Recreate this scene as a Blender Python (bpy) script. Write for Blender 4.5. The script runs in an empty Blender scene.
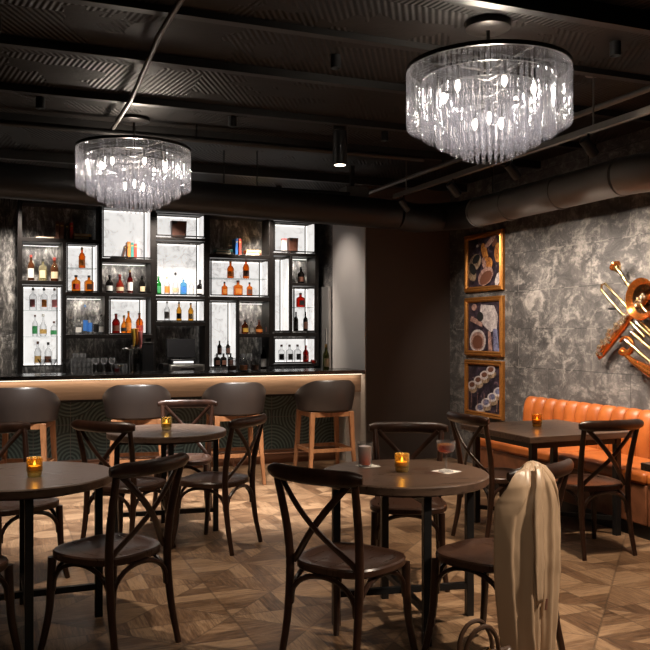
import bpy, bmesh, math, random
from mathutils import Vector, Matrix
random.seed(7)
PI = math.pi
COL = bpy.context.scene.collection
# ---------------------------------------------------------------- measured camera
F, HZ, CX, CH = 830.0, 332.0, 325.0, 1.46
TH = math.radians(21.7); c_, s_ = math.cos(TH), math.sin(TH)
def room(x, d): return (x*c_ + d*s_, -x*s_ + d*c_)
def onY(px, py, Y):
    u = (px-CX)/F; d = Y/(c_-u*s_); return Vector((d*(u*c_+s_), Y, CH+(HZ-py)*d/F))
def onX(px, py, X):
    u = (px-CX)/F; d = X/(u*c_+s_); return Vector((X, d*(c_-u*s_), CH+(HZ-py)*d/F))
def onZ(px, py, Z):
    d = (CH-Z)*F/(py-HZ); x = (px-CX)/F*d; r = room(x, d); return Vector((r[0], r[1], Z))
def head(fx, fd):                       # heading of local +Y
    X, Y = fx*c_+fd*s_, -fx*s_+fd*c_
    return math.atan2(-X, Y)
# ---------------------------------------------------------------- node helper
class NT:
    def __init__(s, name):
        s.m = bpy.data.materials.new(name); s.m.use_nodes = True
        s.t = s.m.node_tree; s.t.nodes.clear()
        s.out = s.t.nodes.new('ShaderNodeOutputMaterial')
    def new(s, k, **kw):
        n = s.t.nodes.new('ShaderNode'+k)
        for a, b in kw.items(): setattr(n, a, b)
        return n
    def put(s, sock, v):
        if isinstance(v, S): s.t.links.new(v.o, sock)
        elif isinstance(v, bpy.types.NodeSocket): s.t.links.new(v, sock)
        else:
            if isinstance(v, (tuple, list)) and len(v) == 3 and sock.type == 'RGBA': v = (*v, 1)
            sock.default_value = v
    def math(s, op, a, b=0, c=0):
        n = s.new('Math', operation=op); s.put(n.inputs[0], a); s.put(n.inputs[1], b); s.put(n.inputs[2], c)
        return S(s, n.outputs[0])
    def pos(s):
        g = s.new('NewGeometry'); x = s.new('SeparateXYZ'); s.t.links.new(g.outputs['Position'], x.inputs[0])
        return [S(s, x.outputs[i]) for i in range(3)]
    def obj(s):
        g = s.new('TexCoord'); x = s.new('SeparateXYZ'); s.t.links.new(g.outputs['Object'], x.inputs[0])
        return [S(s, x.outputs[i]) for i in range(3)]
    def vec(s, x, y, z=0):
        n = s.new('CombineXYZ'); s.put(n.inputs[0], x); s.put(n.inputs[1], y); s.put(n.inputs[2], z); return S(s, n.outputs[0])
    def noise(s, v, scale=5, detail=4, rough=.55, dist=0):
        n = s.new('TexNoise'); s.put(n.inputs['Vector'], v); n.inputs['Scale'].default_value = scale
        n.inputs['Detail'].default_value = detail; n.inputs['Roughness'].default_value = rough
        n.inputs['Distortion'].default_value = dist; return S(s, n.outputs['Fac'])
    def white(s, v):
        n = s.new('TexWhiteNoise', noise_dimensions='3D'); s.put(n.inputs['Vector'], v); return S(s, n.outputs['Value'])
    def ramp(s, f, stops):
        n = s.new('ValToRGB'); s.put(n.inputs[0], f); e = n.color_ramp.elements
        while len(e) < len(stops): e.new(.5)
        for i, (p, c) in enumerate(stops):
            e[i].position = p; e[i].color = (*c, 1) if isinstance(c, tuple) else (c, c, c, 1)
        return S(s, n.outputs[0])
    def mix(s, f, a, b, mode='MIX'):
        n = s.new('Mix', data_type='RGBA', blend_type=mode); s.put(n.inputs[0], f); s.put(n.inputs[6], a); s.put(n.inputs[7], b)
        return S(s, n.outputs[2])
    def sel(s, f, a, b):      # f ? b : a  (scalars)
        n = s.new('Mix', data_type='FLOAT'); s.put(n.inputs[0], f); s.put(n.inputs[2], a); s.put(n.inputs[3], b); return S(s, n.outputs[0])
    def bump(s, h, strength=.3, dist=.01):
        n = s.new('Bump'); s.put(n.inputs['Height'], h); n.inputs['Strength'].default_value = strength
        n.inputs['Distance'].default_value = dist; return S(s, n.outputs[0])
    def bsdf(s, color, rough=.5, metal=0, normal=None, spec=.5, emis=None, es=0, coat=0, sheen=0):
        n = s.new('BsdfPrincipled'); s.put(n.inputs['Base Color'], color); s.put(n.inputs['Roughness'], rough)
        s.put(n.inputs['Metallic'], metal); n.inputs['Specular IOR Level'].default_value = spec
        if normal is not None: s.put(n.inputs['Normal'], normal)
        if emis is not None: s.put(n.inputs['Emission Color'], emis); s.put(n.inputs['Emission Strength'], es)
        if coat: n.inputs['Coat Weight'].default_value = coat; n.inputs['Coat Roughness'].default_value = .15
        if sheen: n.inputs['Sheen Weight'].default_value = sheen
        s.t.links.new(n.outputs[0], s.out.inputs[0]); return s.m
class S:
    def __init__(s, nt, o): s.n = nt; s.o = o
    def __add__(a, b): return a.n.math('ADD', a, b)
    def __radd__(a, b): return a.n.math('ADD', a, b)
    def __sub__(a, b): return a.n.math('SUBTRACT', a, b)
    def __rsub__(a, b): return a.n.math('SUBTRACT', b, a)
    def __mul__(a, b): return a.n.math('MULTIPLY', a, b)
    __rmul__ = __mul__
    def __truediv__(a, b): return a.n.math('DIVIDE', a, b)
    def __gt__(a, b): return a.n.math('GREATER_THAN', a, b)
    def __lt__(a, b): return a.n.math('LESS_THAN', a, b)
    def fl(a): return a.n.math('FLOOR', a)
    def fr(a): return a.n.math('FRACT', a)
    def ab(a): return a.n.math('ABSOLUTE', a)
    def sin(a): return a.n.math('SINE', a)
    def sqrt(a): return a.n.math('SQRT', a)
def plain(name, col, rough=.5, metal=0, var=.15, scale=30, bump=0, spec=.5, coat=0):
    n = NT(name); x, y, z = n.obj(); v = n.vec(x, y, z); f = n.noise(v, scale, 3)
    cc = n.mix(f, tuple(k*(1-var) for k in col), tuple(min(1, k*(1+var)) for k in col))
    return n.bsdf(cc, n.sel(f, max(0, rough-.06), rough+.06), metal, n.bump(f, bump, .004) if bump else None, spec, coat=coat)
def wood(name, dark, light, rough=.35, sc=(6, 60, 60), coat=0, bp=.12):
    n = NT(name); x, y, z = n.obj(); f = n.noise(n.vec(x*sc[0], y*sc[1], z*sc[2]), 1, 5, .6, .6)
    cc = n.ramp(f, [(.3, dark), (.72, light)])
    return n.bsdf(cc, n.sel(f, rough, rough+.15), 0, n.bump(f, bp, .002), coat=coat)
def glow(name, col, strength):
    n = NT(name); x, y, z = n.pos(); e = n.new('Emission'); n.put(e.inputs[0], col); n.put(e.inputs[1], strength)
    n.t.links.new(e.outputs[0], n.out.inputs[0]); return n.m
def tint(name, col, gloss=.12, edge=.5, rough=.03, dens=1.0):
    """thin-walled coloured glass: coloured see-through body, darker and shinier at grazing angles"""
    n = NT(name); lw = n.new('LayerWeight'); lw.inputs['Blend'].default_value = .35
    fac = S(n, lw.outputs['Facing'])
    cc = n.mix(fac, col, tuple(k*edge for k in col))
    t = n.new('BsdfTransparent'); n.put(t.inputs[0], cc)
    g = n.new('BsdfPrincipled'); n.put(g.inputs['Base Color'], tuple(k*.6 for k in col)); g.inputs['Roughness'].default_value = rough
    g.inputs['Specular IOR Level'].default_value = .8
    m = n.new('MixShader'); n.put(m.inputs[0], fac*.45+gloss); n.t.links.new(t.outputs[0], m.inputs[1]); n.t.links.new(g.outputs[0], m.inputs[2])
    n.t.links.new(m.outputs[0], n.out.inputs[0]); return n.m
# ---------------------------------------------------------------- materials
def m_floor():
    n = NT('parquet_oak'); X, Y, Z = n.pos(); k = 1/.62
    px, py = (X+.11)*k, (Y+.2)*k
    cx, cy = px.fl(), py.fl(); fx, fy = px.fr()-.5, py.fr()-.5
    v = fx.ab() > fy.ab()
    t = n.sel(v, fx, fy); a = n.sel(v, fy, fx)
    bi = (t*6).fl(); sgn = n.sel(v, fy > 0, fx > 0)
    r = n.white(n.vec(cx+bi*.37+sgn*5.3, cy+v*3.1, bi+.5))
    g = n.noise(n.vec(t*48+r*30, a*4+r*9, cx*3+cy*7), 1, 7, .75, .5)
    g2 = n.noise(n.vec(X, Y, 0), 1.3, 3)
    base = n.ramp(g*.8+r*.2, [(.32, (.045, .022, .011)), (.46, (.165, .092, .049)), (.63, (.38, .245, .145))])
    base = n.mix(n.ramp(g2, [(.35, .0), (.7, .5)]), base, n.mix(1, base, (.62, .58, .55), 'MULTIPLY'))
    # joints: between boards, along the diagonals, along the square edges
    jb = ((t*6).fr()-.5).ab() > .475
    jd = (fx.ab()-fy.ab()).ab() < .012
    je = n.math('MAXIMUM', fx.ab(), fy.ab()) > .491
    j = n.math('MAXIMUM', n.math('MAXIMUM', jb*.6, jd), je)
    cc = n.mix(j*.42, base, (.018, .010, .007))
    return n.bsdf(cc, n.sel(g, .27, .5), 0, n.bump(g*.35-j, .28, .003), .5)
def m_block():
    n = NT('painted_concrete_block'); X, Y, Z = n.pos()
    row = ((Z+.04)/.385).fl(); off = n.math('MODULO', row, 2.0)*.55
    w = n.noise(n.vec(X, Y, Z), 3, 2)*.02
    fz = ((Z+.04+w)/.385).fr(); fy = ((Y+w)/1.1+off).fr()
    j = n.math('MAXIMUM', (fz-.5).ab() > .488, (fy-.5).ab() > .4955)
    p = n.vec(X, Y, Z)
    a = n.noise(p, 1.6, 8, .68, .5); b = n.noise(n.vec(X, Y*1.2, Z*1.5), 3.6, 9, .72, .7); d = n.noise(n.vec(X, Y, Z*1.4), 15, 7, .75, .8)
    e = n.noise(n.vec(X+7, Y*1.2, Z*1.7), 2.6, 9, .74, 1.2)
    cc = n.ramp(a*.4+b*.6, [(.36, (.030, .028, .028)), (.5, (.075, .069, .066)), (.62, (.14, .128, .12))])
    sc = n.ramp(b*.36+d*.32+e*.32, [(.50, 0.0), (.57, .6), (.62, 1.0)])
    cc = n.mix(sc*.68, cc, (.38, .345, .31))
    pj = n.noise(p, 4, 5) > .52
    cc = n.mix(j*pj*.5, cc, (.22, .20, .18)); cc = n.mix(j*(1-pj)*.6, cc, (.02, .02, .02))
    return n.bsdf(cc, .55, 0, n.bump(b*.8+d*.3+e*.7-j*.35, .55, .018), .45)
def m_barwall():
    n = NT('black_lacquered_brick'); X, Y, Z = n.pos()
    row = (Z/.19).fl(); fz = (Z/.19).fr(); fx = (X/.48+n.math('MODULO', row, 2.0)*.5).fr()
    j = n.math('MAXIMUM', (fz-.5).ab() > .475, (fx-.5).ab() > .49)
    a = n.noise(n.vec(X*1.0, Y, Z*.6), 5, 7, .72, 1.5); b = n.noise(n.vec(X, Y, Z*.3), 18, 5, .7, 1)
    cc = n.ramp(a*.5+b*.5, [(.40, (.03, .028, .027)), (.50, (.12, .11, .10)), (.60, (.62, .58, .53))])  # palest stop puts silvery glints of the lacquer into the base colour
    cc = n.mix(j*.5, cc, (.16, .15, .14))
    return n.bsdf(cc, n.sel(b, .18, .5), 0, n.bump(a*.9+b*.4-j*.3, .9, .03), .8)
def m_ceiling():
    n = NT('black_corrugated_ceiling'); X, Y, Z = n.pos()
    cxx, cyy = (X/1.25).fl(), (Y/.75).fl(); r = n.white(n.vec(cxx, cyy, 3))
    gx, gy = (X/1.25).fr(), (Y/.75).fr()
    wv = n.sel(r > .5, (X*190+Y*30).sin(), (X*160-Y*90).sin())
    mask = n.noise(n.vec(X, Y, 0), 1.6, 4, .6, .4) > .49
    rib = wv*mask
    e = n.math('MAXIMUM', (gx-.5).ab() > .49, (gy-.5).ab() > .485)
    a = n.noise(n.vec(X, Y, 0), 3, 6, .7)
    cc = n.ramp(a+rib*.12, [(.35, (.003, .0024, .0022)), (.6, (.0075, .0057, .005)), (.8, (.02, .0155, .0135))])
    cc = n.mix(e*.7, cc, (.003, .003, .003))
    return n.bsdf(cc, .6, 0, n.bump(rib*.4+a*.5-e, .6, .012), .3)
def m_tile():
    n = NT('green_deco_tile'); X, Y, Z = n.pos(); k = 1/.36
    px, pz = X*k, (Z-.15)*k/1.0; cx, cz = px.fl(), pz.fl(); fx, fz = px.fr(), pz.fr()
    q = n.math('MODULO', cx+1000, 2.0); w = n.math('MODULO', cz+1000, 2.0)
    ax = n.sel(q, fx, 1-fx); az = n.sel(w, fz, 1-fz)
    d = (ax*ax+az*az).sqrt(); d2 = ((1-ax)*(1-ax)+(1-az)*(1-az)).sqrt()
    dd = n.sel(d > .8, d, d2)
    wv = (dd*62).sin()
    ln = n.math('SMOOTHSTEP' if False else 'GREATER_THAN', wv, .1)
    j = n.math('MAXIMUM', (fx-.5).ab() > .49, (fz-.5).ab() > .49)
    cc = n.mix(ln, (.022, .036, .033), (.085, .125, .110)); cc = n.mix(j*.8, cc, (.13, .12, .11))
    return n.bsdf(cc, .35, 0, n.bump(wv*.5, .6, .004), .5)
def m_counter():
    n = NT('dark_stone_counter'); x, y, z = n.pos(); a = n.noise(n.vec(x, y, z), 9, 8, .7, 1)
    return n.bsdf(n.ramp(a, [(.4, (.03, .027, .026)), (.7, (.085, .078, .073))]), .2, 0, None, .6)
def m_leather():
    n = NT('cognac_leather'); x, y, z = n.obj(); v = n.vec(x, y, z); a = n.noise(v, 5, 4); b = n.noise(v, 140, 3)
    cc = n.ramp(a, [(.3, (.25, .060, .010)), (.7, (.42, .112, .020))])
    return n.bsdf(cc, n.sel(a, .34, .5), 0, n.bump(b*.3+a, .25, .006), .5)
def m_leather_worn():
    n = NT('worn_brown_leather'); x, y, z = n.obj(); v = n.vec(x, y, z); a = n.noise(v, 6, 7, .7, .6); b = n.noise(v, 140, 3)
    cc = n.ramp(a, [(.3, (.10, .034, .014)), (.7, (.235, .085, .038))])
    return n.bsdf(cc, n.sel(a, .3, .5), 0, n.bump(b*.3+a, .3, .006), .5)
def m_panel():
    n = NT('self_lit_brick_panel'); X, Y, Z = n.pos()
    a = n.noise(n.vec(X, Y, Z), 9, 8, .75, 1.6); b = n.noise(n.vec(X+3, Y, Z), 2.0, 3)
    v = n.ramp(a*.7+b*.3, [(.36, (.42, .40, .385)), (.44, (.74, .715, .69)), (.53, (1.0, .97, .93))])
    return n.bsdf((.28, .27, .265), .6, 0, None, .2, emis=v, es=.84)  # emission stands in for LED strip light on white brick
MT = {}
def build_materials():
    M = MT
    M['floor'] = m_floor(); M['block'] = m_block(); M['barwall'] = m_barwall(); M['ceil'] = m_ceiling(); M['tile'] = m_tile()
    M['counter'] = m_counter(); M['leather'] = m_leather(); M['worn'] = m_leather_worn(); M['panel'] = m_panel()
    M['chair'] = wood('dark_walnut_bentwood', (.012, .005, .003), (.045, .018, .0105), .24, (14, 14, 5))
    M['seat'] = wood('dark_walnut_seat', (.030, .0135, .0085), (.055, .025, .0155), .22, (90, 5, 5), bp=.0)
    M['table'] = wood('brown_table_wood', (.055, .033, .023), (.12, .073, .051), .22, (4, 45, 45))
    M['tedge'] = wood('table_edge_wood', (.03, .019, .014), (.06, .038, .028), .4, (4, 45, 45))
    M['oak'] = wood('honey_oak', (.17, .068, .026), (.34, .15, .062), .38, (30, 30, 5))
    M['barwood'] = wood('bar_apron_wood', (.17, .105, .066), (.27, .175, .112), .45, (2, 20, 30))
    M['bronze'] = plain('brown_bronze_step', (.20, .09, .05), .38, .55)
    M['blk'] = plain('black_steel', (.012, .012, .013), .42, .3)
    M['frame'] = plain('dark_bronze_steel', (.016, .013, .0115), .4, .5)
    M['brownwall'] = plain('dark_brown_painted_wall', (.06, .043, .034), .7, 0, .1, 4)
    M['dark'] = plain('charcoal_paint', (.020, .017, .0155), .8, 0, .1, 4)
    M['panelwall'] = plain('pale_grey_panel', (.46, .42, .385), .5, 0, .08, 3)
    M['vinyl'] = plain('taupe_vinyl', (.030, .022, .019), .38, 0, .1, 120, .05)
    M['duct'] = plain('grey_painted_duct', (.165, .155, .145), .42, .2, .15, 5)
    M['duct2'] = plain('black_painted_duct', (.009, .008, .0078), .5, .2, .15, 5)
    M['track'] = plain('grey_track_metal', (.14, .13, .12), .4, .5)
    M['steel'] = plain('brushed_stainless', (.52, .49, .46), .3, .85, .06, 8)
    M['gold'] = plain('antique_gold_frame', (.55, .23, .055), .33, .75, .35, 40, .3)
    M['brass'] = plain('polished_brass', (.80, .55, .25), .2, 1, .1, 20)
    M['brassd'] = plain('amber_lacquered_brass', (.50, .15, .03), .16, .85, .35, 14)
    M['brassk'] = plain('aged_brass_keys', (.72, .52, .36), .25, .95, .5, 60)
    M['horn_in'] = plain('dark_bell_interior', (.07, .035, .015), .22, .9, .6, 30)  # bell interior given a darker colour than its rim
    M['silver'] = plain('chrome', (.75, .74, .73), .12, 1, .04)
    M['coat'] = plain('tan_satin_cloth', (.47, .335, .215), .42, 0, .1, 5, .05)
    M['bag'] = plain('brown_bag_leather', (.07, .035, .02), .4, 0, .3, 20, .1)
    M['white'] = plain('white_paper', (.72, .69, .64), .7, 0, .05)
    M['cream'] = plain('cream_label', (.66, .58, .44), .6, 0, .1)
    M['crystal'] = None
    n = NT('tan_satin_cloth'); x, y, z = n.obj(); a = n.noise(n.vec(x*1.3, y*1.3, z*.45), 8, 2, .45, .3); b = n.noise(n.vec(x, y, z), 5, 3)
    M['coat'] = n.bsdf(n.mix(b, (.42, .285, .18), (.50, .345, .225)), .36, 0, n.bump(a, .45, .02), .45)
    n = NT('cut_crystal'); lw = n.new('LayerWeight'); lw.inputs['Blend'].default_value = .4
    t = n.new('BsdfTransparent'); t.inputs[0].default_value = (.95, .955, .965, 1)
    g = n.new('BsdfGlass'); g.inputs['Roughness'].default_value = .02; g.inputs['IOR'].default_value = 1.5
    gl = n.new('BsdfGlossy'); gl.inputs['Roughness'].default_value = .13; gl.inputs[0].default_value = (.95, .95, 1, 1)
    m1 = n.new('MixShader'); m1.inputs[0].default_value = .0; n.t.links.new(t.outputs[0], m1.inputs[1]); n.t.links.new(g.outputs[0], m1.inputs[2])
    m2 = n.new('MixShader'); n.put(m2.inputs[0], S(n, lw.outputs['Facing'])*.6+.13)
    n.t.links.new(m1.outputs[0], m2.inputs[1]); n.t.links.new(gl.outputs[0], m2.inputs[2]); tl = n.new('BsdfTranslucent'); tl.inputs[0].default_value = (.9, .92, 1, 1); df = n.new('BsdfDiffuse'); df.inputs[0].default_value = (.9, .92, 1, 1)
    ad = n.new('MixShader'); n.t.links.new(tl.outputs[0], ad.inputs[1]); n.t.links.new(df.outputs[0], ad.inputs[2])
    m3 = n.new('MixShader'); n.put(m3.inputs[0], S(n, lw.outputs['Facing'])*.16+.03); n.t.links.new(m2.outputs[0], m3.inputs[1]); n.t.links.new(ad.outputs[0], m3.inputs[2])
    n.t.links.new(m3.outputs[0], n.out.inputs[0]); M['crystal'] = n.m
    M['bulb'] = glow('warm_bulb_glow', (1, .88, .72), 10)
    M['led'] = glow('warm_led_strip', (1, .80, .60), 4)
    M['ledw'] = glow('white_led_strip', (1, .95, .9), 1.6)
    M['lens'] = glow('spotlight_lens_glow', (1, .85, .65), 8)
    M['flame'] = glow('candle_flame_glow', (1, .62, .22), 5)
    M['screen'] = plain('dark_screen', (.02, .02, .022), .25)
    M['print_l'] = glow('receipt_light_bar', (1, .95, .9), 1.3)
    M['clear'] = tint('clear_glass', (.965, .97, .975), .06, .55)
    M['shelfglass'] = tint('shelf_glass', (.90, .93, .93), .08, .7)
    for k, v in dict(amber=(.95, .36, .06), orange=(.98, .48, .10), candle=(1, .80, .38), brown=(.42, .16, .06), gold=(.95, .62, .18), green=(.06, .5, .12), blue=(.30, .62, .85),
                     cocktail=(1, .36, .10), deepred=(.42, .03, .02), red=(.8, .10, .05), black=(.05, .04, .035), olive=(.32, .33, .08), pale=(.93, .85, .55), pink=(.95, .5, .4)).items():
        M['g_'+k] = tint('glass_'+k, v, .16, .45)
    for k, v in dict(l_white=(.72, .70, .66), l_cream=(.65, .52, .33), l_red=(.5, .05, .03), l_black=(.02, .02, .02), l_blue=(.05, .2, .6), l_orange=(.75, .25, .05), l_gold=(.6, .38, .12),
                     l_green=(.05, .28, .10), l_yellow=(.85, .55, .08), l_pink=(.75, .25, .25), l_brown=(.13, .05, .03), l_teal=(.05, .25, .22)).items():
        M[k] = plain(k[2:]+'_print', v, .5, 0, .08)
build_materials()
# ---------------------------------------------------------------- mesh helper
class MB:
    def __init__(s): s.b = bmesh.new(); s.i = 0
    def _m(s, fs):
        for f in fs: f.material_index = s.i
    def box(s, x0, y0, z0, x1, y1, z1):
        v = [s.b.verts.new((x, y, z)) for x in (x0, x1) for y in (y0, y1) for z in (z0, z1)]
        s._m([s.b.faces.new([v[k] for k in q]) for q in ((0, 1, 3, 2), (4, 6, 7, 5), (0, 4, 5, 1), (2, 3, 7, 6), (0, 2, 6, 4), (1, 5, 7, 3))]); return s
    def obox(s, c, sz, M=None):
        n = len(s.b.verts); v = []
        for x in (-.5, .5):
            for y in (-.5, .5):
                for z in (-.5, .5):
                    p = Vector((x*sz[0], y*sz[1], z*sz[2]))
                    if M is not None: p = M @ p
                    v.append(s.b.verts.new(p+Vector(c)))
        s._m([s.b.faces.new([v[k] for k in q]) for q in ((0, 1, 3, 2), (4, 6, 7, 5), (0, 4, 5, 1), (2, 3, 7, 6), (0, 2, 6, 4), (1, 5, 7, 3))]); return s
    def rings(s, rings, closed=True, caps=True):
        R = [[s.b.verts.new(p) for p in r] for r in rings]; fs = []
        n = len(R[0])
        for a, b in zip(R, R[1:]):
            for k in range(n if closed else n-1):
                fs.append(s.b.faces.new((a[k], a[(k+1) % n], b[(k+1) % n], b[k])))
        if caps:
            fs.append(s.b.faces.new(R[0][::-1])); fs.append(s.b.faces.new(R[-1]))
        s._m(fs); return s
    def lathe(s, prof, n=20, c=(0, 0, 0), caps=True):
        return s.rings([[(c[0]+r*math.cos(2*PI*k/n), c[1]+r*math.sin(2*PI*k/n), c[2]+z) for k in range(n)] for r, z in prof], True, caps)
    def sweep(s, pts, w, h=None, up=(0, 0, 1), n=10, rect=False, caps=True):
        pts = [Vector(p) for p in pts]; L = len(pts)
        w = w if isinstance(w, (list, tuple)) else [w]*L; h = w if h is None else (h if isinstance(h, (list, tuple)) else [h]*L)
        rg = []; prev = None
        for i, p in enumerate(pts):
            t = (pts[min(i+1, L-1)]-pts[max(i-1, 0)]).normalized()
            if prev is None:
                u = Vector(up)
                if abs(u.dot(t)) > .95: u = Vector((0, 1, 0)) if abs(t.y) < .9 else Vector((1, 0, 0))
            else: u = prev
            a = t.cross(u).normalized(); u2 = a.cross(t).normalized(); prev = u2
            if rect: rg.append([p+a*w[i]*x+u2*h[i]*y for x, y in ((-1, -1), (1, -1), (1, 1), (-1, 1))])
            else: rg.append([p+a*w[i]*math.cos(2*PI*k/n)+u2*h[i]*math.sin(2*PI*k/n) for k in range(n)])
        return s.rings(rg, True, caps)
    def prism(s, poly, z0, z1, top=None):
        return s.rings([[(x, y, z0) for x, y in poly], [(x, y, z1) for x, y in poly]])
    def build(s, name, mat, parent=None, bevel=0, smooth=True, seg=2, sub=0, ang=38):
        bmesh.ops.recalc_face_normals(s.b, faces=s.b.faces)
        me = bpy.data.meshes.new(name); s.b.to_mesh(me); s.b.free()
        for m in (mat if isinstance(mat, list) else [mat]): me.materials.append(MT[m] if isinstance(m, str) else m)
        o = bpy.data.objects.new(name, me); COL.objects.link(o)
        if smooth:
            for p in me.polygons: p.use_smooth = True
            me.set_sharp_from_angle(angle=math.radians(ang))
        if bevel:
            b = o.modifiers.new('bevel', 'BEVEL'); b.width = bevel; b.segments = seg; b.limit_method = 'ANGLE'; b.angle_limit = math.radians(40)
        if sub:
            q = o.modifiers.new('sub', 'SUBSURF'); q.levels = sub; q.render_levels = sub
        if parent is not None: o.parent = parent
        return o
def tag(o, label=None, cat=None, group=None, kind=None):
    if label: o['label'] = label
    if cat: o['category'] = cat
    if group: o['group'] = group
    if kind: o['kind'] = kind
    return o
def thing(name, label, cat, loc=(0, 0, 0), rz=0, group=None):
    o = bpy.data.objects.new(name, None); COL.objects.link(o); o.empty_display_size = .1
    o.location = loc; o.rotation_euler = (0, 0, rz); return tag(o, label, cat, group)
def children(o): return [c for c in bpy.data.objects if c.parent == o]
def copy_tree(o, parent=None):
    ch = children(o); c = o.copy(); COL.objects.link(c); c.parent = parent
    for k in ch: copy_tree(k, c)
    return c
def dup(o, loc, rz=None, label=None, sc=None):
    c = copy_tree(o); c.location = loc
    if rz is not None: c.rotation_euler = (0, 0, rz)
    if label: c['label'] = label
    if sc: c.scale = sc
    return c
def struct(mb, name, mat, parent=None, **k):
    o = mb.build(name, mat, parent, **k)
    if parent is None: o['kind'] = 'structure'
    return o
def cr(pts, n=6):
    P = [Vector(p) for p in pts]; P = [P[0]*2-P[1]]+P+[P[-1]*2-P[-2]]; out = []
    for i in range(1, len(P)-2):
        a, b, c, d = P[i-1:i+3]
        for k in range(n):
            t = k/n; out.append(.5*((2*b)+(c-a)*t+(2*a-5*b+4*c-d)*t*t+(3*b-a-3*c+d)*t**3))
    return out+[P[-2]]
def lerps(v, n=6):
    out = []
    for a, b in zip(v, v[1:]): out += [a+(b-a)*k/n for k in range(n)]
    return out+[v[-1]]
def arc(c, r, a0, a1, n, f): return [f(c[0]+r*math.cos(a0+(a1-a0)*i/n), c[1]+r*math.sin(a0+(a1-a0)*i/n)) for i in range(n+1)]
def area(name, loc, size, power, col, target=None, spread=None):
    l = bpy.data.lights.new(name, 'AREA'); l.energy = power; l.color = col; l.shape = 'RECTANGLE'; l.size, l.size_y = size
    if spread: l.spread = spread
    o = bpy.data.objects.new(name, l); COL.objects.link(o); o.location = loc
    if target is not None: o.rotation_euler = (Vector(target)-Vector(loc)).to_track_quat('-Z', 'Y').to_euler()
    return o
def spot(name, loc, target, power, col=(1, .82, .6), ang=60, blend=.6, rad=.03, parent=None):
    l = bpy.data.lights.new(name, 'SPOT'); l.energy = power; l.color = col; l.spot_size = math.radians(ang); l.spot_blend = blend; l.shadow_soft_size = rad
    o = bpy.data.objects.new(name, l); COL.objects.link(o); o.location = loc
    o.rotation_euler = (Vector(target)-Vector(loc)).to_track_quat('-Z', 'Y').to_euler(); return o
# ================================================================ SETTING
XL, XR, YB, YF, ZC = -3.2, 4.93, 10.0, -.8, 3.12
CT = 1.035                                  # bar counter top
YC = 8.45                                   # bar counter front edge
XP = 3.862                                   # left face of the partition block
struct(MB().box(XL-.1, YF-.1, -.12, XR+.1, YB+.1, 0), 'floor', 'floor', smooth=False)
ceil = struct(MB().box(XL-.1, YF-.1, ZC, XR+.1, YB+.1, ZC+.12), 'ceiling', 'ceil', smooth=False)
for y, dz in ((1.2, .10), (2.3, .07), (3.4, .14), (4.25, .05), (5.0, .07), (5.95, .07), (6.75, .10), (8.1, .12)):
    MB().box(XL, y-.03, ZC-dz*.7, XR, y+.03, ZC+.01).build('beam', 'duct2', ceil)
struct(MB().box(XR, YF, 0, XR+.1, YB, ZC), 'wall_right', 'block', smooth=False)
struct(MB().box(XL, YB, 0, XR, YB+.1, ZC), 'wall_back', 'barwall', smooth=False)
struct(MB().box(XL-.1, YF, 0, XL, YB, ZC), 'wall_left', 'dark', smooth=False)
struct(MB().box(XL, YF-.1, 0, XR, YF, ZC), 'wall_front', 'dark', smooth=False)
pw = struct(MB().box(XP, YC, 0, XR, YB, ZC), 'wall_center', 'brownwall', smooth=False)
MB().box(XP-.012, YC+.012, 0, XP, 9.42, ZC-.12).build('side_panel', 'panelwall', pw)
MB().box(XP-.012, 9.42, 0, XP, YB, ZC-.12).build('brick_facing', 'block', pw)
# stainless cold room door beside the shelving
t = thing('stainless_door', 'brushed stainless door standing on the side wall right of the bar shelving', 'door', (XP-.02, 9.45, 0))
t = MB().box(-.035, 0, 0, 0, .5, 2.02).build('door_leaf', 'steel', t, bevel=.004)
MB().box(-.06, .03, 1.0, -.036, .05, 1.5).build('handle', 'silver', t, bevel=.004)
# ================================================================ BAR
bar = thing('bar_counter', 'long bar with a dark stone top, lit wood apron and green tiled front', 'bar counter', (0, 0, 0))
XB0 = -1.6
MB().box(XB0, YC, CT-.042, XP-.014, 9.05, CT).build('counter_top', 'counter', bar, bevel=.004)
MB().box(XB0, YC+.12, .785, XP-.014, YC+.16, CT-.045).build('apron', 'barwood', bar)
MB().box(XB0, YC+.40, .15, XP-.19, 9.0, .785).build('tiled_front', 'tile', bar)
MB().box(XB0, YC+.16, .76, XP-.014, 9.0, .785).build('soffit_board', 'blk', bar)
MB().box(XP-.19, YC+.13, 0, XP-.014, 9.0, .785).build('end_panel', 'panelwall', bar)
MB().box(XB0, YC+.33, 0, XP-.19, YC+.42, .15).build('kick_board', 'bronze', bar, bevel=.004)
m = MB().sweep([(XB0, YC+.25, .12), (XP-.2, YC+.25, .12)], .014, n=10)
for x in [XB0+.4+i*.9 for i in range(6)]: m.sweep([(x, YC+.25, .12), (x, YC+.25, .0)], .008)
m.build('foot_rail', 'bronze', bar)
MB().box(XB0, YC+.08, CT-.05, XP-.02, YC+.095, CT-.043).build('led_strip', 'led', bar)
area('bar_apron_light', (1.1, YC+.085, CT-.052), (5.4, .02), 8, (1, .80, .60), (1.1, YC+.10, 0))
# back counter
bc = thing('back_bar_counter', 'dark back counter running below the bottle shelving', 'counter', (0, 0, 0))
MB().box(-1.4, 9.42, 0, XP-.11, 9.99, .96).build('cabinet_body', 'blk', bc)
MB().box(-1.4, 9.38, .96, XP-.11, 9.99, 1.0).build('worktop', 'counter', bc, bevel=.003)
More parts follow.
